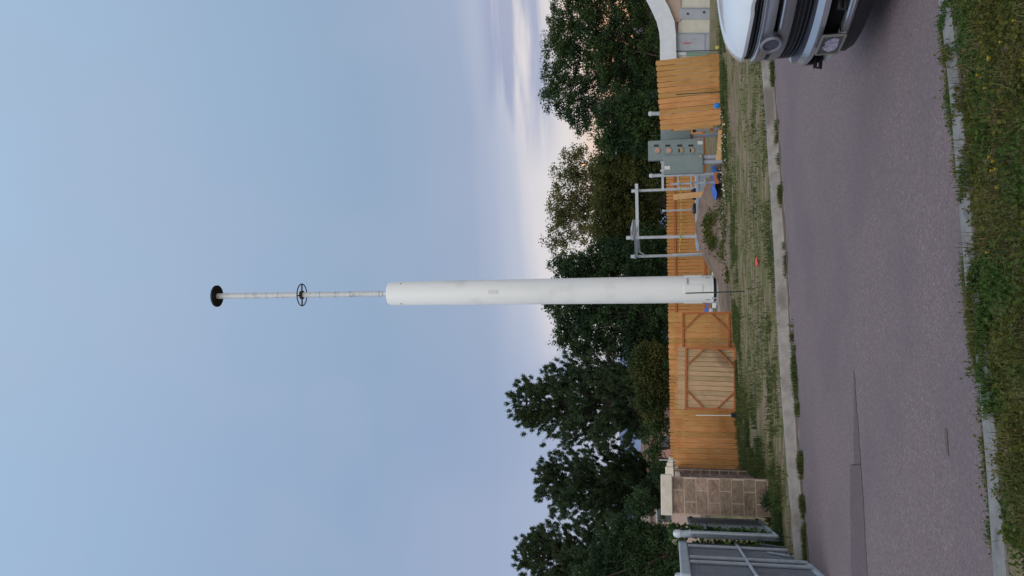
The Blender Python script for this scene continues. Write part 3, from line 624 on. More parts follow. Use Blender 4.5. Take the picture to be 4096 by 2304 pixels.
# meter bank
d = 24.8
def ebox(name, X0, X1, Y0, Y1, d, dep, m, parent, roll=0, bevel=.008, off=0):
    a = at(X1, Y1, d); b_ = at(X0, Y0, d)
    return MB().box(a[0], b_[0], d-off, d+dep, a[2], b_[2]).build(name, m, parent, bevel=bevel)
a = at(2813, 632, d)
mt = thing('meter_cabinet', (a[0], d, .3), 'tall grey electric cabinet with a column of four round meter openings', 'cabinet')
ebox('cabinet_body', 2592, 2813, 564, 632, d, .22, egrey, mt)
for i, X in enumerate((2629, 2675, 2722, 2767)):
    c_ = at(X, 602, d-.004)
    MB().tube([(c_[0], d-.02, c_[2]), (c_[0], d-.0005, c_[2])], .092, 24).build('socket_ring', egrey, mt, smooth=True)
    MB().tube([(c_[0], d-.026, c_[2]), (c_[0], d-.0205, c_[2])], .078, 24).build('meter_cover', mat('meter_cover_pink', (.55, .33, .26), (.50, .28, .2), 8, .5) if i < 2 else mat('meter_cover_tan', (.34, .25, .14), (.42, .30, .18), 8, .5), mt, smooth=True)
    if i > 1: MB().box(c_[0]-.06, c_[0]+.05, d-.029, d-.0265, c_[2]+.02, c_[2]+.065).build('meter_jaw', dark, mt)
    e_ = at(X-4, 582.5, d); MB().box(e_[0]-.028, e_[0]+.028, d-.012, d-.001, e_[2]-.072, e_[2]+.072).build('breaker_slot', dark, mt)
    ln = at(X+23, 598, d); MB().box(ln[0]-.23, ln[0]+.23, d-.004, d-.001, ln[2]-.004, ln[2]+.004).build('panel_seam', galvd, mt)
c_ = at(2800, 571, d); MB().box(c_[0]-.05, c_[0]+.05, d-.004, d-.001, c_[2]-.08, c_[2]+.08).build('paper_label', labelm, mt)
db = thing('disconnect_cabinet', (at(2813, 690, d)[0], d, .3), 'wide plain grey electric cabinet beside the column of meter openings', 'cabinet')
ebox('cabinet_body', 2654, 2813, 622, 690, d-.03, .27, egrey, db)
ebox('door', 2656, 2811, 624, 683, d-.038, .006, egrey, db, bevel=.003)
c_ = at(2669, 672, d); MB().box(c_[0]-.055, c_[0]+.055, d-.046, d-.039, c_[2]-.085, c_[2]+.085).build('paper_label', labelm, db)
c_ = at(2802, 626, d); MB().tube([(c_[0], d-.07, c_[2]), (c_[0], d-.039, c_[2])], .028, 12).build('latch_knob', lumber, db, smooth=True)
c_ = at(2735, 687, d); MB().box(c_[0]-.008, c_[0]+.008, d-.06, d-.0385, c_[2]-.22, c_[2]+.22).build('handle', galvd, db, bevel=.003)
for i, Y in enumerate((629, 649)):
    a = at(2812, Y, d+.1); cpo = thing('conduit', (a[0], d+.1, .2), ('grey conduit pipe under the plain cabinet, the one nearer the meter openings', 'grey conduit pipe under the plain cabinet, the one nearer the blue tarp')[i], 'pipe', 'conduit pipes under the cabinets')
    MB().tube([(a[0], d+.1, .15), (a[0], d+.1, a[2]+.02)], .062, 14).build('pipe', conduit, cpo, smooth=True)
    MB().tube([(a[0], d+.1, a[2]-.10), (a[0], d+.1, a[2]+.005)], .073, 14).build('coupling', conduit, cpo, smooth=True)
tr = thing('transfer_cabinet', (at(2763, 560, 25.6)[0], 25.6, .3), 'grey electric cabinet half hidden behind the leaning fence panel', 'cabinet')
ebox('cabinet_body', 2642, 2763, 482, 562, 25.6, .3, egrey, tr)
ebox('door', 2644, 2761, 484, 551, 25.592, .006, mat('enclosure_light', (.23, .28, .295), (.26, .31, .32), 3, .45), tr, bevel=.003)
for i, (Y, r_, X) in enumerate(((521, .035, 2775), (543, .06, 2762))):
    a = at(X, Y, 25.3 if i == 0 else 25.75); cpo = thing('conduit', (a[0], a[1], .2), ('thin conduit pipe with a dark end under the half hidden cabinet', 'thick conduit pipe rising into the half hidden cabinet')[i], 'pipe', 'conduit pipes under the cabinets')
    MB().tube([(a[0], a[1], .2), (a[0]-.02, a[1], a[2])], r_, 12).build('pipe', conduit, cpo, smooth=True)
    MB().tube([(a[0]-.02, a[1], a[2]-.06), (a[0]-.02, a[1], a[2]+.03)], r_+.012, 12).build('fitting', dark if i == 0 else conduit, cpo, smooth=True)
# raw lumber frame beside cabinet
lf2 = thing('stud_wall', (at(2860, 512, 24.9)[0], 24.9, .3), 'open lumber frame sticking out past the leaning fence panel', 'frame')
a, b_ = at(2696, 518, 24.9), at(2853, 506, 24.9); MB().bar(a, b_, .09, .09).build('stud', lumber, lf2, bevel=.006)
for X in (2690, 2848): a, b_ = at(X, 524, 24.95), at(X-2, 470, 24.95); MB().bar(a, b_, .04, .10).build('rail', redwood, lf2)
# posts and struts of the rack
po1, _, _ = post('steel_post', 2599, 2885, 449, 25.9, .062, 'capped galvanised pipe standing behind the leaning fence panel', Y1=455)
post('steel_post', 2602, 2866, 694, 25.1, .052, 'capped galvanised pipe beside the plain grey cabinet', Y1=703)
post('steel_post', 2681, 2845, 729, 25.6, .036, 'thin uncapped galvanised pipe between the plain cabinet and the steel frame', cap=False, Y1=736)
post('steel_post', 2652, 2784, 838, 33.6, .036, 'slim pale post against the back fence behind the steel platform', Y1=843)
rk = thing('strut_rack', (at(2700, 720, 25.4)[0], 25.4, 1.), 'slotted metal strut rack joining the pipes beside the plain cabinet', 'rack')
for X, Ya, Yb, w_ in ((2650, 628, 760, .075), (2712, 692, 752, .045), (2763, 692, 752, .045), (2819, 694, 748, .04)):
    MB().bar(at(X, Ya, 25.25), at(X+1, Yb, 25.6), w_*.6, w_).build('strut', galv, rk)
for X, Y in ((2649, 646), (2649, 683)): c_ = at(X, Y, 25.15); MB().box(c_[0]-.03, c_[0]+.03, 25.1, 25.2, c_[2]-.06, c_[2]+.06).build('clamp', lite, rk, bevel=.004)
# wood stake, form boards, tarps, bags, tape
a, b_ = at(2866, 771, 27.6), at(2693, 789, 27.6); a[2] = min(a[2], .3)
wst = MB().bar(a, b_, .19, .045, upv=(0, 1, 0)); wst.build('wooden_stake', lumber, loc=a, label='rough lumber board standing upright in front of the steel platform', cat='board')
def fboard(X0, Y0, X1, Y1, d0, d1, h, label, m=lumber):
    a, b_ = at(X0, Y0, d0), at(X1, Y1, d1); MB().bar(a, b_, .04, h).build('form_board', m, loc=a, label=label, cat='board', bevel=.004)
fboard(2884, 520, 2874, 640, 23.9, 24.3, .14, 'tan form board lying on edge below the grey cabinets')
fboard(2899, 420, 2888, 560, 23.3, 23.9, .06, 'thin dark edged board lying in the grass under the fence panel', redwood)
fboard(2862, 690, 2868, 735, 24.5, 24.6, .12, 'short orange board end by the blue tarp', redwood)
def sheet(name, quad, m, label, cat='tarp', n=9, amp=.05, th=.0):
    q = [np.array(at(*p)) for p in quad]; P_ = []
    for i in range(n):
        rw = []
        for j in range(n*2):
            u_, v_ = i/(n-1), j/(2*n-1); p = (q[0]*(1-u_)+q[3]*u_)*(1-v_)+(q[1]*(1-u_)+q[2]*u_)*v_
            p = p+np.array([0, amp*math.sin(v_*17+u_*5), amp*.6*math.sin(v_*11+2*u_)]); rw.append(p)
        P_.append(rw)
    o = MB().grid(P_).build(name, m, smooth=True, loc=q[3], label=label, cat=cat); md = o.modifiers.new('thick', 'SOLIDIFY'); md.thickness = .006; return o
sheet('blue_tarp', [(2846, 675, 26.1), (2852, 800, 26.1), (2863, 800, 25.2), (2863, 672, 25.2)], bluet, 'long crumpled blue tarp lying along the ground by the capped pipe')
sheet('blue_tarp', [(2818, 1247, 31.6), (2832, 1204, 31.2), (2836, 1204, 30.9), (2832, 1250, 31.0)], bluet, 'small blue tarp draped behind the base of the white tower', amp=.03)
sheet('blue_tarp', [(2848, 668, 25.4), (2854, 690, 25.4), (2866, 690, 25.1), (2858, 660, 25.1)], bluet, 'folded end of blue tarp beneath the plain grey cabinet', amp=.03)
def lump(name, X, Y, d, r, m, label, cat, sq=(1, 1, .8), seed=1):
    c_ = at(X, Y, d); P_ = []
    for i in range(13):
        th = math.pi*i/12; rw = []
        for j in range(21):
            ph = 2*math.pi*j/20; k = 1+.12*math.sin(3*ph+seed+th*2)+.08*math.sin(5*ph+th*4+seed)
            rw.append((c_[0]+r*sq[0]*k*math.sin(th)*math.cos(ph), c_[1]+r*sq[1]*k*math.sin(th)*math.sin(ph), c_[2]+r*sq[2]*math.cos(th)))
        P_.append(rw)
    return MB().grid(P_).build(name, m, smooth=True, loc=(c_[0], c_[1], c_[2]-r), label=label, cat=cat)
lump('black_bag', 2829, 822, 28.3, .21, black, 'black plastic bag lying under the blue grey platform', 'bag', (1.1, .8, .9))
lump('black_bag', 2778, 775, 29.9, .17, black, 'black bag behind the upright board on the steel platform', 'bag', (1.3, .6, .8), 2)
lump('black_bag', 2778, 835, 30.0, .13, black, 'dark cloth bundle on the platform near the steel post', 'bag', (1.6, .5, .6), 4)
lump('dark_pipe_end', 2878, 707, 24.4, .09, black, 'short black pipe stub on the soil beside the orange board end', 'pipe', (1.3, .6, .9), 6)
lump('plastic_lid', 2868, 422, 23.1, .085, mat('blue_plastic', (.03, .22, .6), None, 5, .4), 'round blue plastic lid lying at the foot of the fence panel', 'lid', (1, .35, 1.05), 1)
lump('red_litter', 3028, 1047, 15.9, .09, mat('red_litter', (.62, .09, .08), (.7, .13, .1), 9, .6), 'crumpled bright red scrap lying in the dry grass', 'litter', (1.1, .5, .35), 3)
lump('yellow_litter', 2871, 190, 23.5, .06, mat('yellow_litter', (.6, .55, .12), None, 9, .6), 'small yellow scrap in the grass by the truck hood', 'litter', (.9, .7, 1), 3)
P_ = [at(2716+10*math.sin(i/14*3)+.0*i, 700+i*22, 29.2+i*.1) for i in range(15)]
mb = MB(); mb.tube(P_, .018, 6); mb.build('caution_tape', yellowm, loc=P_[0], label='thin twisted yellow caution tape strung past the steel platform', cat='tape')
# thin stakes in the verge
for X0, Y0, X1, Y1, d, r_, lab in ((2705, 378, 2898, 366, 22.4, .013, 'thin dark stake in front of the leaning fence panel'), (2742, 1173, 2945, 1166, 19.0, .014, 'thin dark green stake in front of the tower base'), (2703, 205, 2860, 203, 23.2, .012, 'thin black rod at the edge of the fence panel by the white building')):
    a, b_ = at(X1, Y1, d), at(X0, Y0, d); zg_ = float(g(a[0], d))-.03
    MB().tube([(a[0], d, min(zg_, a[2])), (b_[0], d, b_[2])], [r_, r_], 8).build('survey_stake', greenst, loc=(a[0], d, zg_), label=lab, cat='stake')
# white bags next to the pad
lump('white_bag', 2846, 1247, 30.6, .13, labelm, 'pale bag beside the tower pad next to the bright gate leaf', 'bag', (1, 1, .7), 5)

# ------------------------------------------------------------------ white storage building on the right
d = 38.0
wb = thing('storage_building', (12.2, d, -.5), 'low white building with a curved pale fascia and grey doors', 'building')
stucco = mat('cream_stucco', (.58, .55, .48), (.64, .61, .54), 3, .9); wwhite = mat('white_fascia', (.66, .69, .74), (.72, .75, .80), 3, .6); tanw = mat('tan_wall', (.45, .33, .27), (.5, .38, .31), 3, .9); gdoor = mat('grey_door', (.36, .38, .43), (.42, .44, .49), 3, .6)
def poly(pts, d0, d1, name, m, parent):
    pa = [at(X, Y, d0) for X, Y in pts]; sh = np.array([0, d1-d0, 0]); n = len(pa)
    return MB().add(pa+[p+sh for p in pa], [tuple(range(n)), tuple(range(n, 2*n))[::-1]]+[(i, i+n, (i+1) % n+n, (i+1) % n) for i in range(n)]).build(name, m, parent)
poly([(2704, 240), (2848, 240), (2848, -160), (2725, -160), (2722, 0), (2715, 85)], d, d+5, 'wall', stucco, wb)
poly([(2640, 240), (2706, 240), (2704, 140), (2698, 85), (2676, 30), (2660, 0), (2640, -60), (2610, -160), (2530, -160), (2560, -60), (2588, 0), (2606, 35), (2626, 80), (2636, 120), (2640, 160)], d-.25, d+.0, 'fascia', wwhite, wb)
poly([(2700, 85), (2722, 86), (2725, -160), (2610, -160), (2640, -60), (2660, 0), (2676, 30)], d-.05, d+.0, 'gable_panel', tanw, wb)
for Y0, Y1, X0 in ((132, 207, 2706), (31, 76, 2720)):
    dr = poly([(X0, Y1), (2845, Y1), (2845, Y0), (X0, Y0)], d-.06, d+.0, 'door', gdoor, wb)
    poly([(X0+4, Y0+3), (2844, Y0+3), (2844, Y0), (X0+4, Y0)], d-.09, d-.062, 'door_jamb', galvd, dr)
poly([(2818, 207), (2820, 207), (2820, 134), (2818, 134)], d-.08, d-.062, 'door_seam', galvd, wb)
poly([(2733, 174), (2762, 173), (2762, 170), (2733, 171)], d-.1, d-.065, 'red_handle', redm, wb)
for (X, Y) in ((2747, 54), (2812, 48)): poly([(X, Y+4), (X+8, Y+4), (X+8, Y-3), (X, Y-3)], d-.09, d-.065, 'door_lock', dark, wb)
poly([(2712, 221), (2745, 221), (2745, 209), (2712, 209)], d-.1, d-.06, 'louvre', lite, wb)
poly([(2746, 223), (2830, 223), (2830, 209), (2746, 209)], d-.11, d-.05, 'green_panel', mat('green_panel', (.20, .30, .24), None, 4, .7), wb)

# ------------------------------------------------------------------ pickup truck
hd = math.radians(8.5)
TP = np.array([2.085, 7.10, 0.])
Mt = Matrix.Translation(TP) @ Matrix(((math.cos(hd), -math.sin(hd), 0, 0), (math.sin(hd), math.cos(hd), 0, 0), (0, 0, 1, 0), (0, 0, 0, 1)))
# local: x = a (to the rear), y = b (away from us), z
tk = thing('pickup_truck', (TP[0], TP[1], 0), 'white pickup truck parked at the near kerb with grey two bar grille', 'truck')
paint = mat('truck_white', (.72, .76, .80), (.74, .78, .82), 2, .25, spec=.5, coat=.6)
chrome = mat('bumper_chrome', (.45, .47, .52), (.50, .52, .57), 3, .22, metal=.75)
barm = mat('grille_bar', (.26, .26, .29), (.30, .30, .33), 3, .3, metal=.6)
glass = mat('truck_glass', (.02, .025, .03), None, 2, .05, spec=.8)
tyre = mat('tyre_rubber', (.02, .02, .022), (.03, .03, .03), 20, .85)
def bow(b): b = abs(b); return .26*b*b + 1.6*max(0, b-.80)**2
def fband(name, z0, z1, b0, b1, off0, off1, th, m, parent=tk, n=26, smooth=True, zc=None):
    """strip of the nose: off = how far proud of the bow curve, th = thickness back"""
    mb = MB(Mt); B_ = [b0+(b1-b0)*i/n for i in range(n+1)]; f0 = zc or (lambda b: 0)
    rowp = lambda z, o: [(bow(b)-o, b, z+f0(b)) for b in B_]
    mb.grid([rowp(z0, off0-th), rowp(z0, off0), rowp((z0+z1)/2, max(off0, off1)+.004), rowp(z1, off1), rowp(z1, off1-th), rowp(z0, off0-th)])
    for i in (0, n):
        b = B_[i]; mb.add([(bow(b)-o, b, z+f0(b)) for z, o in ((z0, off0-th), (z0, off0), ((z0+z1)/2, max(off0, off1)+.004), (z1, off1), (z1, off1-th))], [(0, 1, 2, 3, 4)])
    return mb.build(name, m, parent, smooth=smooth)
# grille
fband('grille_back', .60, 1.10, -.78, .78, -.10, -.10, .03, black)
gr = fband('upper_vent', 1.035, 1.12, -.76, .76, -.055, -.02, .02, black)
for z_ in (1.05, 1.078, 1.105): fband('slat', z_-.007, z_+.006, -.75, .75, -.028, -.012, .03, dark, gr)
def slotc(b): return 0
fband('grille_bar', .925, 1.035, -.77, .77, .015, -.01, .09, barm)
fband('grille_bar', .785, .885, -.77, .77, .0, .015, .09, barm)
fband('bar_highlight', 1.005, 1.032, -.76, .76, .021, .006, .01, chrome)
fband('bar_highlight', .865, .884, -.66, -.18, .021, .020, .01, chrome)
fband('bar_bridge', .885, .925, .14, .40, .0, .0, .05, barm); fband('bar_bridge', .885, .925, -.74, -.66, .0, .0, .05, barm)
lv = fband('lower_vent', .645, .79, -.76, .76, -.055, -.04, .02, black)
for z_ in (.67, .705, .74, .77): fband('slat', z_-.007, z_+.006, -.75, .75, -.035, -.02, .03, dark, lv)
for s_ in (-1, 1):
    fband('grille_side', .66, 1.12, s_*.765 if s_ > 0 else -.80, .80 if s_ > 0 else -.765, .0, -.03, .06, barm)
# emblem
ec = Vector((bow(0)-.02, 0, .925))
mb = MB(Mt); Q = 36
ring = [(ec.x-.035, .125*math.cos(a), ec.z+.078*math.sin(a)) for a in np.linspace(0, 2*math.pi, Q+1)]
mb.tube(ring, .014, 8, cap=False); em = mb.build('emblem_ring', mat('ring_satin', (.17, .17, .20), (.22, .22, .25), 5, .4), tk, smooth=True)
mb = MB(Mt); outl = [(ec.x-.03, .118*math.cos(a), ec.z+.072*math.sin(a)) for a in np.linspace(0, 2*math.pi, Q, endpoint=False)]; back = [(ec.x+.03, y, z) for _, y, z in outl]
mb.add(outl+back, [tuple(range(Q))[::-1]]+[(i, (i+1) % Q, (i+1) % Q+Q, i+Q) for i in range(Q)]); mb.build('emblem_face', mat('emblem_grey', (.06, .065, .09), (.10, .105, .14), 14, .35), em)
# hood
NB, NA = 30, 16
def hoodz(a, b):
    e = abs(b)/.86
    return 1.135+.16*(1-math.exp(-a/.13))+.065*min(a, 1.4)-.035*e*e-.10*max(0, e-.86)**1.5*6+ .012*math.exp(-((abs(b)-.5)/.07)**2)
P_ = []
for i in range(NA+1):
    a_ = 1.45*(i/NA)**1.8
    P_.append([(bow(b)*(1-.45*i/NA)+a_-.015, b, hoodz(a_, b)) for b in np.linspace(-.86, .86, NB+1)])
mb = MB(Mt); mb.grid(P_); mb.grid([[(p[0]+.01, p[1], p[2]-.03) for p in P_[0]], P_[0]]); mb.build('hood', paint, tk, smooth=True)
# headlights, fenders, painted fascia
lens = mat('headlight_lens', (.35, .38, .42), (.5, .53, .56), 12, .12, spec=.8)
for s_ in (-1, 1):
    b0, b1 = (.805, .97) if s_ > 0 else (-.97, -.805)
    fband('headlight', .86, 1.11, b0, b1, -.015, -.035, .08, lens)
    fband('fascia', .64, .855, b0, b1, -.01, -.01, .09, paint)
def bodyside(s_):
    P_ = []
    for z_, o in ((.42, .0), (.60, .03), (.85, .045), (1.02, .035), (1.12, .0), (1.20, -.05), (1.235, -.12)):
        P_.append([(x, s_*(.95+o-(.06*max(0, .5-x)**1.5 if x < .5 else 0)), z_+(.02*x if z_ > 1.1 and x < 1.4 else .028 if z_ > 1.1 else 0)) for x in (.32, .42, .6, .9, 1.2, 1.6, 2.4, 3.2, 4.0, 5.0, 5.7)])
    return P_
for s_ in (-1, 1): MB(Mt).grid(bodyside(s_)).build('body_side', paint, tk, smooth=True)
mb = MB(Mt); mb.box(.25, 1.5, -.80, .80, .5, 1.02); mb.box(1.5, 5.7, -.88, .88, .45, 1.1); mb.box(3.6, 5.72, -.93, .93, 1.1, 1.16); mb.build('inner_body', black, tk)
mb = MB(Mt); cb = [(1.45, 1.22, .90), (1.95, 1.62, .80), (2.25, 1.86, .68), (3.3, 1.90, .68), (3.62, 1.60, .78), (3.65, 1.15, .90)]
mb.add([(x, -w_, z_) for x, z_, w_ in cb]+[(x, w_, z_) for x, z_, w_ in cb], [(0, 1, 2, 3, 4, 5), (11, 10, 9, 8, 7, 6)]+[(i, i+6, i+7, i+1) for i in range(5)]); mb.build('cab', paint, tk, bevel=.04)
MB(Mt).add([(1.50, -.80, 1.27), (1.50, .80, 1.27), (2.17, .62, 1.82), (2.17, -.62, 1.82)], [(0, 1, 2, 3)]).add([(1.49, -.80, 1.27), (1.49, .80, 1.27), (2.155, .62, 1.82), (2.155, -.62, 1.82)], [(3, 2, 1, 0)]).build('windshield', glass, tk)
for s_ in (-1, 1):
    MB(Mt).add([(1.75, s_*.895, 1.25), (3.45, s_*.885, 1.25), (3.3, s_*.725, 1.76), (2.25, s_*.725, 1.76)], [(0, 1, 2, 3)]).build('side_window', glass, tk)
    MB(Mt).box(1.75, 1.87, s_*1.08-.10, s_*1.08+.10, 1.22, 1.45).build('wing_mirror', black, tk, bevel=.03)
    for x in (.98, 4.75):
        wh = MB(Mt).tube([(x, s_*.98, .40), (x, s_*.72, .40)], .40, 32).build('wheel', tyre, tk, smooth=True)
        MB(Mt).tube([(x, s_*.985, .40), (x, s_*.95, .40)], .24, 20).build('rim', chrome, wh, smooth=True)
# bumper
fband('bumper', .545, .635, -.97, .97, .085, .055, .20, chrome)
fband('bumper_top', .633, .645, -.96, .84, .05, -.02, .12, mat('fascia_dark_plastic', (.05, .055, .075), (.07, .075, .10), 5, .35))  # dark plastic strip of the fascia above the bumper
fband('bumper_tip', .633, .652, .845, .97, .05, -.02, .12, paint)
for b0, b1 in ((-.99, -.60), (.42, .99)): pass
fband('bumper_lower', .40, .547, .60, .95, .06, .085, .10, black)
fband('bumper_lower', .40, .547, -.97, -.62, .07, .085, .10, chrome)
it = fband('intake', .395, .547, -.62, .60, .0, .02, .04, mat('intake_black', (.006, .006, .007), None, 5, .9, spec=.1))
fband('intake_lip', .375, .40, -.62, -.12, .07, .065, .08, chrome)
fband('intake_lip', .36, .40, -.16, -.05, .075, .07, .06, lite)
fband('skid_plate', .335, .385, -.97, -.05, .045, .065, .12, chrome)
fband('skid_plate', .35, .40, .10, .62, .045, .065, .12, mat('dull_skid', (.28, .30, .31), (.33, .35, .36), 4, .6))
fband('air_dam', .20, .345, -.90, .34, -.01, .03, .10, black)
# plate
pc = Vector((bow(0)-.115, -.06, .465)); plm = mat('plate_frame', (.20, .19, .17), None, 5, .5)
mb = MB(Mt); mb.box(pc.x-.004, pc.x+.012, pc.y-.17, pc.y+.17, pc.z-.088, pc.z+.088); lp = mb.build('licence_plate', mat('plate_dark', (.05, .055, .06), (.09, .09, .1), 20, .5), tk)
mb = MB(Mt)
for a_, b_ in (((-.17, -.088), (.17, -.088)), ((-.17, .088), (.17, .088)), ((-.17, -.088), (-.17, .088)), ((.17, -.088), (.17, .088))): mb.bar((pc.x-.006, pc.y+a_[0], pc.z+a_[1]), (pc.x-.006, pc.y+b_[0], pc.z+b_[1]), .014)
mb.build('plate_frame', plm, lp)
mb = MB(Mt); pts = [(-.13, -.02), (-.10, .03), (-.05, .055), (0, .04), (.04, .062), (.09, .035), (.135, .0), (.11, -.045), (.05, -.06), (-.04, -.055), (-.10, -.05)]
mb.add([(pc.x-.0065, pc.y+y, pc.z+z) for y, z in pts]+[(pc.x-.0035, pc.y+y, pc.z+z) for y, z in pts], [tuple(range(11)), tuple(range(11, 22))[::-1]]); mb.build('plate_artwork', mat('plate_art', (.18, .16, .24), (.46, .44, .52), 30, .5), lp)
for s_ in (-.55, .55): MB(Mt).tube([(bow(s_)-.01, s_, .47), (bow(s_)-.13, s_, .485), (bow(s_)-.14, s_, .44), (bow(s_)-.03, s_, .43)], .018, 8).build('tow_hook', black, tk, smooth=True)

# ------------------------------------------------------------------ far background
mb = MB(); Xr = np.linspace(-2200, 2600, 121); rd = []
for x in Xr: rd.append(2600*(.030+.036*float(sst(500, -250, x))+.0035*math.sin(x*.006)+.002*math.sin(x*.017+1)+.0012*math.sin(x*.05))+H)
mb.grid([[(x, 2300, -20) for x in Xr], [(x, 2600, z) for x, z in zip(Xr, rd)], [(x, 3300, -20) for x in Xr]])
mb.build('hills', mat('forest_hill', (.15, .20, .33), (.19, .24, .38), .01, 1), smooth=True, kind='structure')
def house(d, X0, X1, Y0, Y1, rx, wall, roofm, label):
    a, b_ = at(X1, Y1, d), at(X0, Y0, d); h = thing('house', (a[0], d, -.3), label, 'house')
    x0, x1, z1 = a[0], b_[0], b_[2]
    MB().box(x0, x1, d, d+7, -.5, z1).build('wall', wall, h)
    mb = MB(); mb.prism([(x0-.4, z1), (x1+.4, z1), (x1-.8, z1+rx), (x0+.8, z1+rx)], d-.4, d+7.4); mb.build('roof', roofm, h)
    for k in (.25, .65):
        xw = x0+(x1-x0)*k; wn = MB().box(xw-.5, xw+.5, d-.03, d+.02, z1-1.5, z1-.5).build('window', glass, h); MB().box(xw-.56, xw+.56, d-.05, d-.032, z1-.5, z1-.43).build('frame', wwhite, wn)
house(62, 2610, 2700, 1680, 1935, .9, mat('pink_stucco', (.48, .27, .25), (.54, .31, .28), 2, .9), mat('brown_roof', (.30, .19, .17), (.36, .23, .2), 3, .9), 'pink stucco house seen in gaps behind the pine trees')
house(60, 2600, 2700, 1985, 2200, .8, mat('tan_stucco', (.52, .38, .34), (.57, .43, .38), 2, .9), mat('grey_roof', (.33, .28, .27), (.38, .33, .31), 3, .9), 'pale tan house behind the stone pillar under the pine trees')
house(66, 2560, 2700, -200, 30, .9, mat('brick_wall', (.26, .13, .10), (.3, .16, .12), 2, .9), mat('dark_roof', (.12, .10, .10), (.15, .13, .13), 3, .9), 'brown house behind the trees above the white building')
# street lamp
a = at(2640, 538, 46); sl_ = thing('street_lamp_or_glow', (a[0], 46, -.2), 'slim pale street lamp rising among the trees behind the cabinets', 'lamp')
t_ = at(2480, 551, 46); MB().tube([(a[0], 46, -.2), (t_[0], 46, t_[2])], [.06, .035], 10).build('pole', lite, sl_, smooth=True)
e_ = at(2464, 590, 46); MB().tube([(t_[0], 46, t_[2]), ((t_[0]+e_[0])/2, 46, t_[2]+.10), (e_[0], 46, e_[2])], .016, 8).build('arm', galvd, sl_, smooth=True)
e2 = at(2464, 617, 46); MB().bar(e_, e2, .13, .07).build('lamp_head', lite, sl_, bevel=.02)

q = at(2335, 661, 57); dl = thing('street_lamp_or_glow', (q[0], 57, -.3), 'added orange glow standing in for sunset light inside the airy thin leaved tree', 'lamp')  # added glow on an added pole, stands in for sunset light between leaves
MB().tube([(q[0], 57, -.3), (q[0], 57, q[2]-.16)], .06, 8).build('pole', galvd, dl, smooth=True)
em_ = bpy.data.materials.new('sunset_glow'); em_.use_nodes = True; em_.node_tree.nodes['Principled BSDF'].inputs['Emission Color'].default_value = (1, .33, .03, 1); em_.node_tree.nodes['Principled BSDF'].inputs['Emission Strength'].default_value = 1.6
MB().tube([(q[0], 57, q[2]-.16), (q[0], 57, q[2]), (q[0], 57, q[2]+.14)], [.04, .08, .03], 10).build('glow_bead', em_, dl, smooth=True)

# ------------------------------------------------------------------ trees
def crown_pts(lobes, d, n_cl, n_leaf, cr, depthf=.8):
    C_ = []; tot = sum(l[2]*l[3] for l in lobes)
    for X, Y, rX, rY in lobes:
        c = at(X, Y, d); k = d*1.02/FPX; n = max(4, int(n_cl*rX*rY/tot))
        u_ = unit(rng.normal(size=(n, 3)))*(rng.uniform(0, 1, (n, 1))**.42)
        dd = c+u_*np.array([rY*k, (rX+rY)/2*k*depthf, rX*k]); C_.append(dd)
    C_ = np.concatenate(C_); rad = cr*rng.uniform(.55, 1.25, (len(C_), 1, 1))
    off = unit(rng.normal(size=(len(C_), n_leaf, 3)))*(rng.uniform(0, 1, (len(C_), n_leaf, 1))**.6)*rad*np.array([1.15, 1.15, .8])
    return C_, (C_[:, None, :]+off).reshape(-1, 3)
def tree(lobes, d, n_cl, n_leaf, cr, size, m, label, trunkY, name='broadleaf_tree', trunkr=.2, limbs=14, cat='tree', topcut=None, asp=.6):
    C_, P_ = crown_pts(lobes, d, n_cl, n_leaf, cr)
    b_ = at(2750, trunkY, d); b_[2] = -.3
    o = thing(name, b_, label, cat, None)
    v, f = leaves(P_, size, asp); fast('crown', v, f, m, o)
    mx = C_.mean(0); hi = C_[:, 2].max(); mb = MB()
    top = Vector((mx[0], d, b_[2]+(hi-b_[2])*.7)); bb = Vector(b_); mb.tube([bb, bb.lerp(top, .35)+Vector((.15, 0, 0)), bb.lerp(top, .7), top], [trunkr, trunkr*.75, trunkr*.45, trunkr*.15], 8)
    idx = rng.choice(len(C_), min(limbs, len(C_)), replace=False)
    for i in idx:
        e = Vector(C_[i]); s_ = bb.lerp(top, random.uniform(.3, .9)); s_ = s_+Vector((0, 0, 0)); md = s_.lerp(e, .5)+Vector((random.uniform(-.2, .2), 0, random.uniform(-.1, .35)))
        mb.tube([s_, md, e], [trunkr*.3, trunkr*.18, .015], 5)
    mb.build('trunk', barkm, o, smooth=True); return o
tree([(2290, 30, 85, 95), (2262, 140, 100, 90), (2262, 270, 105, 110), (2262, 385, 100, 100), (2330, 465, 85, 75), (2410, 180, 150, 180), (2470, 340, 140, 160), (2480, 60, 140, 130), (2600, 260, 90, 250), (2350, -120, 150, 130)], 52, 900, 110, .50, .135, decim, 'large dark broadleaf tree rising behind the white building and fence panel', 230, trunkr=.35, limbs=40)
tree([(2470, 470, 90, 90), (2560, 520, 100, 90), (2600, 440, 60, 70), (2450, 560, 60, 60)], 46, 220, 90, .5, .15, decim, 'dark leafy tree between the big tree and the street lamp', 500)
tree([(2470, 620, 90, 75), (2570, 640, 90, 90), (2490, 560, 95, 45), (2590, 560, 80, 60), (2620, 660, 50, 90)], 48, 300, 90, .45, .14, olivem, 'olive green tree behind the grey cabinets', 610)
tree([(2300, 620, 60, 50), (2275, 700, 75, 60), (2250, 800, 70, 70), (2235, 880, 65, 60), (2245, 965, 70, 50), (2330, 740, 80, 110), (2330, 880, 90, 110)], 58, 360, 46, .50, .15, thinm, 'airy thin leaved tree with sunset showing through its crown', 800, trunkr=.16, limbs=60)
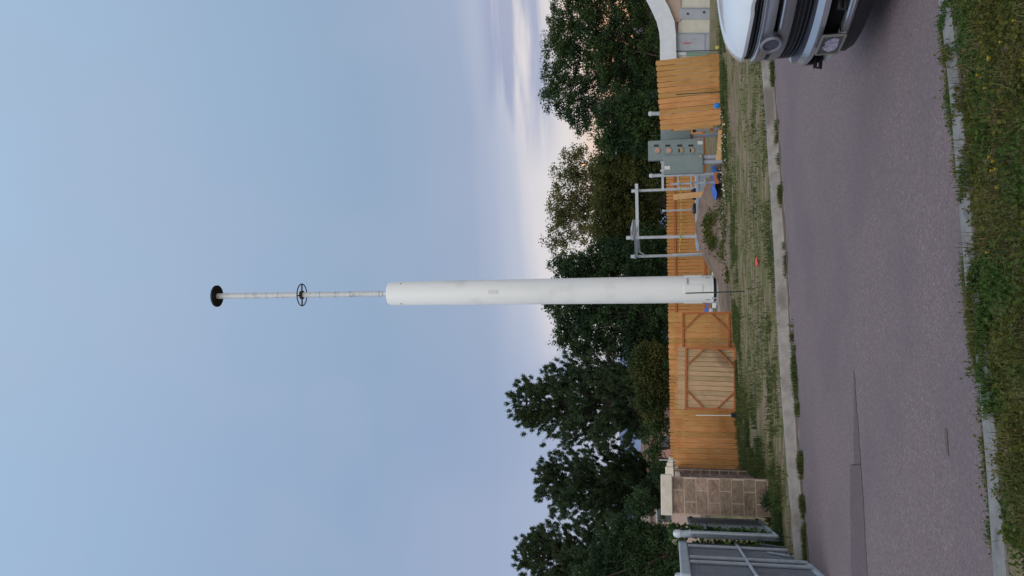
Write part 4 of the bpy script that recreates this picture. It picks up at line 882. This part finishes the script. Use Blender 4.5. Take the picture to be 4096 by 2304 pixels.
tree([(2420, 780, 70, 70), (2430, 900, 80, 100), (2520, 790, 110, 90), (2530, 900, 120, 100), (2400, 680, 60, 60), (2440, 700, 60, 80), (2470, 640, 50, 60)], 50, 520, 85, .5, .14, olivem, 'brownish green tree behind the steel frame', 850)
tree([(2270, 1060, 75, 45), (2330, 1100, 100, 80), (2420, 1040, 90, 80), (2530, 1050, 130, 90), (2600, 1000, 60, 100)], 47, 420, 85, .48, .14, elmm, 'dark green tree just right of the white tower', 1080)
tree([(2235, 1200, 70, 55), (2290, 1270, 80, 70), (2255, 1345, 50, 45), (2370, 1230, 100, 120), (2380, 1370, 90, 70), (2500, 1230, 120, 110), (2540, 1370, 110, 90), (2620, 1250, 50, 150), (2200, 1170, 45, 40), (2320, 1400, 45, 40)], 45, 620, 75, .42, .14, elmm, 'dark green spreading tree just left of the white tower', 1260, limbs=40)
tree([(2600, 1430, 75, 60), (2600, 1520, 70, 70), (2610, 1610, 60, 70), (2560, 1480, 40, 60)], 40, 240, 90, .38, .12, olivem, 'olive green bushy tree above the tan gate leaf', 1530, name='bushy_tree')
tree([(2630, 1700, 50, 55), (2600, 1790, 45, 40), (2640, 1880, 40, 60)], 41, 70, 60, .4, .12, decim, 'low dark bushy tree above the left cedar fence', 1760, name='bushy_tree')
tree([(2560, 2020, 60, 60), (2520, 2110, 80, 60), (2600, 2170, 70, 70), (2440, 2210, 90, 80), (2560, 2270, 120, 80), (2680, 2240, 60, 100), (2640, 2130, 50, 40), (2400, 2330, 120, 80)], 27, 420, 70, .24, .085, elmm, 'dark leafy tree close behind the sliding gate', 2200, limbs=20)
# pines: branches carry brushy tufts
def pine(d, axisY, Xtop, Xbot, env, label, nb=95, trunkr=.2, tl=.34, dens=1.):
    top = at(Xtop, axisY, d); k = d*1.02/FPX; bb = at(2750, axisY, d); bb[2] = -.3
    o = thing('pine_tree', bb, label, 'tree', 'pines at the left')
    mb = MB(); mb.tube([tuple(bb), tuple(bb*.5+top*.5), tuple(top)], [trunkr, trunkr*.6, .02], 8)
    TC, TA = [], []
    xs_ = [e[0] for e in env]; ws_ = [e[1] for e in env]; zb_ = at(Xbot, axisY, d)[2]
    for i in range(nb):
        f = (i+random.random())/nb; X = Xtop+(Xbot-Xtop)*f; wpx = np.interp(X, xs_, ws_); an_ = random.uniform(0, 2*math.pi)
        zc_ = at(X, axisY, d)[2]; r_ = max(wpx*k*random.uniform(.62, 1.05), .25); rise = r_*random.uniform(.35, .8)*(1 if f < .7 else .4)
        zs = max(zb_-.6, zc_-rise); s_ = np.array([bb[0]+(top[0]-bb[0])*(zs-bb[2])/(top[2]-bb[2]), d, zs])
        e_ = np.array([s_[0]+r_*math.cos(an_), d+r_*math.sin(an_)*.9, zc_])
        md = (s_+e_)/2+np.array([0, 0, -.12*r_]); mb.tube([tuple(s_), tuple(md), tuple(e_)], [.045, .03, .012], 5)
        nt_ = max(4, int(r_*7.5*dens)); 
        for j in range(nt_):
            q_ = .34+.66*(j+random.random())/nt_; c = (s_*(1-q_)**2+2*md*q_*(1-q_)+e_*q_*q_)
            sp_ = .32*(1-.3*q_); c = c+rng.normal(size=3)*np.array([sp_, sp_, sp_*.6]); a_ = unit(np.array([math.cos(an_)*.6, math.sin(an_)*.6, 1.0])+rng.normal(size=3)*.22)
            TC.append(c); TA.append(a_)
    mb.build('trunk', barkm, o, smooth=True)
    TC = np.array(TC); TA = np.array(TA); n, kk = len(TC), 85
    base_ = TC[:, None, :]+TA[:, None, :]*rng.uniform(-.5, .5, (n, kk, 1))*tl*.75+rng.normal(size=(n, kk, 3))*.035
    dirs = unit(TA[:, None, :]*rng.uniform(.3, 1.0, (n, kk, 1))+rng.normal(size=(n, kk, 3))*.85); ln_ = tl*.48*rng.uniform(.6, 1.1, (n, kk, 1))
    sd_ = unit(np.cross(dirs, rng.normal(size=(n, kk, 3))))*.016
    v = np.stack([base_-sd_, base_+sd_, base_+dirs*ln_+sd_*.5, base_+dirs*ln_-sd_*.5], 2).reshape(-1, 3)
    fast('needles', v, np.arange(len(v)).reshape(-1, 4), pinem, o); return o
pine(44, 1605, 2045, 2640, [(2035, 45), (2060, 80), (2100, 120), (2160, 150), (2250, 185), (2400, 215), (2520, 190), (2640, 110)], 'tall pine left of the white tower with rounded brushy top', 165, .22, .30)
pine(47, 1930, 2140, 2660, [(2130, 45), (2150, 75), (2180, 110), (2260, 165), (2400, 200), (2520, 150), (2660, 90)], 'middle pine rising behind the cedar fence and stone pillar', 150, .2, .30)
pine(42, 2215, 2068, 2640, [(2055, 45), (2080, 70), (2120, 105), (2180, 145), (2300, 170), (2500, 150), (2640, 100)], 'pine at the left edge behind the sliding gate', 150, .2, .30)
# far wood closing the gaps low down
C_ = []
for i in range(1700):
    Y = rng.uniform(-250, 2550); hX = 2505+40*math.sin(Y*.011)+22*math.sin(Y*.041)+(-70 if 560 < Y < 1000 else 0)+(95 if 1400 < Y < 2180 else 0); X = hX+(2760-hX)*rng.uniform(0, 1)**1.1
    C_.append(at(X, Y, rng.uniform(76, 92)))
C_ = np.array(C_); P_ = (C_[:, None, :]+unit(rng.normal(size=(len(C_), 75, 3)))*rng.uniform(0, 1, (len(C_), 75, 1))**.5*.95).reshape(-1, 3)
v, f = leaves(P_, .34, .7); fast('distant_wood', v, f, decim, kind='stuff', label='dark distant wood low behind the yard and houses', cat='wood')

# ------------------------------------------------------------------ weeds and grass
def scatter(n, x0, x1, fy0, fy1, keep=None):
    x = rng.uniform(x0, x1, n); y = fy0(x)+(fy1(x)-fy0(x))*rng.uniform(0, 1, n)
    if keep is not None: k = keep(x, y); x, y = x[k], y[k]
    return x, y
# near verge: dense weeds
bare = lambda x, y: ((x+1.75)/.42)**2+((y-4.45)/.38)**2 > 1
def near(n): return scatter(n, -3.2, 3.2, lambda x: nk(x)-2.6, lambda x: nk(x)-.115, bare)
x, y = near(26000); k = vnoise(x, y, .22, 11) > -.28; x, y = x[k], y[k]
c = np.stack([x, y, g(x, y)-.005], 1); hgt = (.085+.05*vnoise(x, y, .35, 12))*(.3+.7*sst(.15, .6, nk(x)-y))
W1 = blades(c, hgt*.8, .006, 1.2)
x, y = near(7500); hl = []
for i in range(len(x)):
    n_ = rng.integers(10, 22); ed = float(sst(.15, .65, nk(x[i])-y[i])); r_ = rng.uniform(.03, .09)*(.35+.65*ed); hh = rng.uniform(.03, .11)*(.3+.7*ed)
    hl.append(np.array([x[i], y[i], float(g(x[i], y[i]))+hh*.6])+rng.normal(size=(n_, 3))*np.array([r_, r_, hh*.4]))
W2 = leaves(np.concatenate(hl), .023, .75)
v, f = cat_mesh([W1, W2]); fast('verge_weeds', v, f, weedm, kind='stuff', label='thick green weeds covering the near verge', cat='weeds')
x, y = near(17000); k = vnoise(x, y, .3, 21) > .05; x, y = x[k], y[k]; c = np.stack([x, y, g(x, y)], 1)
v, f = blades(c, .13, .005, 1.3); fast('dry_weeds', v, f, weed2m, kind='stuff', label='dry brown stalks among the near weeds', cat='weeds')
# weeds spilling over the near kerb and in its gutter
cl = []
for Y0, Y1, den in ((60, 180, 90), (180, 490, 430), (500, 560, 20), (600, 690, 55), (1040, 1230, 120), (1230, 1500, 300), (1500, 1780, 90), (1780, 2010, 150), (2010, 2240, 70)):
    for i in range(int(den*1.5)):
        Y = rng.uniform(Y0, Y1); X = np.interp(Y, [0, 200, 420, 620, 1000, 1260, 1450, 1650, 1850, 2050, 2304], [3745, 3782, 3800, 3822, 3843, 3876, 3905, 3930, 3942, 3957, 3972])
        p = on(X, Y, .13); cl.append((p[0], p[1]+abs(rng.normal(.10, .055)), .0))
cl = np.array(cl); n_ = 26; C2 = np.repeat(cl, n_, 0)+rng.normal(size=(len(cl)*n_, 3))*np.array([.03, .03, 0])
Gw = blades(C2, .08, .006, 1.1); Gl = leaves(C2[::3]+np.abs(rng.normal(size=(len(C2[::3]), 3)))*np.array([.015, .015, .04]), .02, .7)
v, f = cat_mesh([Gw, Gl]); fast('gutter_weeds', v, f, weedm, kind='stuff', label='weeds growing in the gutter of the near kerb', cat='weeds')
cl = []
for Y, s_ in ((80, 1), (1080, 1), (1150, 1), (1230, 2), (1290, 2), (1340, 2), (1390, 2), (1500, 1), (1560, 1), (1620, 1), (700, 1), (730, 1), (230, 1), (420, 1)):
    X = np.interp(Y, [0, 620, 1260, 1650, 2304], [3745, 3822, 3876, 3930, 3972])+30
    p = on(X, Y, .13)
    for i in range(7*s_): cl.append((p[0]+rng.normal(0, .05), p[1]+rng.normal(.0, .05), .128))
cl = np.array(cl); C2 = np.repeat(cl, 16, 0)+rng.normal(size=(len(cl)*16, 3))*np.array([.025, .025, 0])
v, f = cat_mesh([blades(C2, .045, .006, 1.3), leaves(C2[::3]+np.array([0, 0, .02]), .022, .6)]); fast('kerb_weeds', v, f, weedm, kind='stuff', label='weeds hanging over the top of the near kerb', cat='weeds')
# far gutter tufts
cl = []
for Y, s_ in ((260, 3), (280, 4), (300, 4), (330, 4), (500, 1), (540, 3), (640, 1), (770, 9), (780, 6), (960, 1), (1050, 3), (1340, 2), (1450, 5), (1480, 6), (1510, 5), (1560, 4), (1640, 3), (1850, 9), (1870, 9), (2005, 6), (2025, 6), (2130, 6), (2190, 3), (2230, 3)):
    X = np.interp(Y, [240, 650, 1050, 1300, 1750, 2304], [3092, 3119, 3147, 3169, 3202, 3232]); p = on(X, Y, .01)
    for i in range(s_*3): cl.append((p[0]+rng.normal(0, .07), p[1]+rng.normal(.02, .035), .0))
cl = np.array(cl); C2 = np.repeat(cl, 22, 0)+rng.normal(size=(len(cl)*22, 3))*np.array([.03, .03, 0])
v, f = blades(C2, .08, .009, 1.0); fast('far_gutter_weeds', v, f, leafmat('gutter_grass', (.07, .10, .03), (.14, .15, .05), (.09, .12, .04), .2, 2), kind='stuff', label='tufts of grass along the far gutter', cat='grass')
# far verge grass
def farv(n): return scatter(n, -9, 10.5, lambda x: fk(x)+.02, lambda x: fk(x)*0+25)
x, y = farv(120000); cl_ = vnoise(x, y*1.4, .8, 31)+.5*vnoise(x, y, .25, 32); k = (cl_ > .15) & (rng.uniform(0, 1, len(x)) < .33); x, y = x[k], y[k]
c = np.stack([x, y, g(x, y)-.005], 1); v, f = blades(c, .05+.02*vnoise(x, y, .5, 33), .013, 1.0); fast('verge_grass', v, f, grassm, kind='stuff', label='short patchy grass of the far verge', cat='grass')
# taller green fringe by pillar, fence foot and yard
reg = []
for (x0, x1, y0, y1, n_, h_) in ((-5.2, -3.2, 13.0, 14.25, 7000, .13), (-5.0, -2.6, 15.0, 22.3, 15000, .14), (-2.6, .2, 20.2, 22.2, 4500, .08), (4.0, 7.2, 21.8, 23.4, 8000, .10), (2.6, 5.2, 22.5, 23.9, 5000, .08), (-3.6, 0, 21.4, 22.4, 3500, .10), (-8, 9, 13.4, 14.6, 9000, .06), (-8, 9, 13.0, 18, 9000, .05), (.2, 3.2, 20.4, 22.4, 3500, .07)):
    x = (x0+x1)/2+rng.normal(0, .30, n_)*(x1-x0); y = (y0+y1)/2+rng.normal(0, .30, n_)*(y1-y0); k = (y > fk(x)+.03) & (vnoise(x, y, .5, 41)+.35*vnoise(x, y, .17, 42) > -.05) & (((x-1.5)/2.8)**2+((y-27)/3.6)**2 > 1); reg.append(np.stack([x[k], y[k], g(x[k], y[k]), np.full(k.sum(), h_)], 1))
reg = np.concatenate(reg); v1_, f1_ = blades(reg[:, :3], reg[:, 3], .012, .9); lv_ = leaves(reg[::4, :3]+np.array([0, 0, .05]), .05, .6)
v, f = cat_mesh([(v1_, f1_), lv_]); fast('tall_grass', v, f, leafmat('lush_grass', (.07, .10, .03), (.13, .14, .045), (.06, .10, .035), .2, 1.2), kind='stuff', label='taller green grass by the pillar and fence feet', cat='grass')
x = rng.uniform(1.5, 5.0, 70); y = rng.uniform(21.5, 24.2, 70); fl = leaves(np.stack([x, y, g(x, y)+.13], 1), .045, .95); fast('white_blossoms', *fl, mat('white_petal', (.7, .7, .62), None, 5, .8), kind='stuff', label='tiny white blossoms in the grass below the cabinets', cat='flowers')
# mound weeds
def msurf(x, y):
    dx, dy = (x-1.95)/2.2, (y-28.0)/3.2; a_ = math.atan2(dy, dx); e = 1+.15*math.sin(3*a_+3)+.09*math.sin(7*a_+6); rad = math.hypot(dx, dy)/e
    return float(g(x, y))+(.74*max(0, math.cos(min(rad, 1)*math.pi/2))**1.3 if rad < 1 else 0)
def hit(X, Y):
    for d_ in np.arange(20, 32, .05):
        p = at(X, Y, d_)
        if p[2] < msurf(p[0], p[1]): return p
    return p
mw = []
for X, Y, s_ in ((2838, 872, .13), (2850, 885, .12), (2832, 895, .10), (2845, 955, .12), (2856, 975, .10), (2836, 935, .08), (2888, 840, .22), (2900, 960, .35), (2905, 900, .3), (2895, 1010, .15), (2915, 1100, .12)):
    c0 = hit(X, Y)
    for _ in range(230):
        x, y = c0[0]+rng.normal()*s_, c0[1]+rng.normal()*s_*1.6; mw.append([[x, y, msurf(x, y)+abs(rng.normal())*.05]])
fl = leaves(np.concatenate(mw), .075, .6); fast('mound_weeds', *fl, weedm, kind='stuff', label='green weeds on the brown dirt mound', cat='weeds')
# shrub at pillar foot and tall weed left of it
def shrub(X, Y, d, r, label):
    c = at(X, Y, d); o = thing('shrub', (c[0], d, .1), label, 'shrub'); P_ = c+unit(rng.normal(size=(700, 3)))*rng.uniform(.2, 1, (700, 1))*np.array([r, r*.6, r*.8])
    v, f = leaves(P_, .04, .6); fast('foliage', v, f, elmm, o)
    mb = MB()
    for i in range(6): e = P_[i*50]; mb.tube([(c[0], d, .08), (float(e[0]), float(e[1]), float(e[2]))], [.008, .003], 5)
    mb.build('stems', barkm, o)
shrub(3075, 2005, 14.0, .2, 'small dark shrub at the foot of the stone pillar')
shrub(3015, 1865, 19.5, .35, 'low green shrub between the stone wall and the fence foot')
# yellow flowers in the near weeds (each its own thing)
fcol = mat('yellow_petal', (.34, .23, .015), (.42, .30, .02), 30, .7)
lab = {}
FL = sorted([(4058, 82), (3925, 170), (3957, 232), (4005, 168), (3942, 352), (3958, 628), (3974, 645), (3968, 682), (3985, 676), (3990, 750), (3950, 1010), (3912, 300), (4090, 240)], key=lambda p: p[1])
words = 'topmost second third fourth fifth sixth seventh eighth ninth tenth eleventh twelfth lowest'.split()
for i, (X, Y) in enumerate(FL):
    p = on(X, Y, .22); o = thing('yellow_flower', (p[0], p[1], .1), f'small yellow flower in the near weeds, {words[i]} down from the top edge of the photo', 'flower', 'yellow flowers in the near weeds')
    s_ = .010 if X == 3957 else .0065
    mb = MB()
    for k in range(9):
        a_ = k*2*math.pi/9; mb.add([(p[0], p[1], .222), (p[0]+s_*math.cos(a_-.3), p[1]+s_*math.sin(a_-.3), .226), (p[0]+1.5*s_*math.cos(a_), p[1]+1.5*s_*math.sin(a_), .228), (p[0]+s_*math.cos(a_+.3), p[1]+s_*math.sin(a_+.3), .226)], [(0, 1, 2, 3)])
    mb.tube([(p[0], p[1], .216), (p[0], p[1], .230)], s_*.5, 8); mb.build('petals', fcol, o)
    MB().tube([(p[0], p[1], .08), (p[0]+.005, p[1], .15), (p[0], p[1], .217)], .0015, 5).build('stem', MATS['green_stake'], o)
print('objects', len(bpy.data.objects), 'faces', sum(len(m_.polygons) for m_ in bpy.data.meshes))
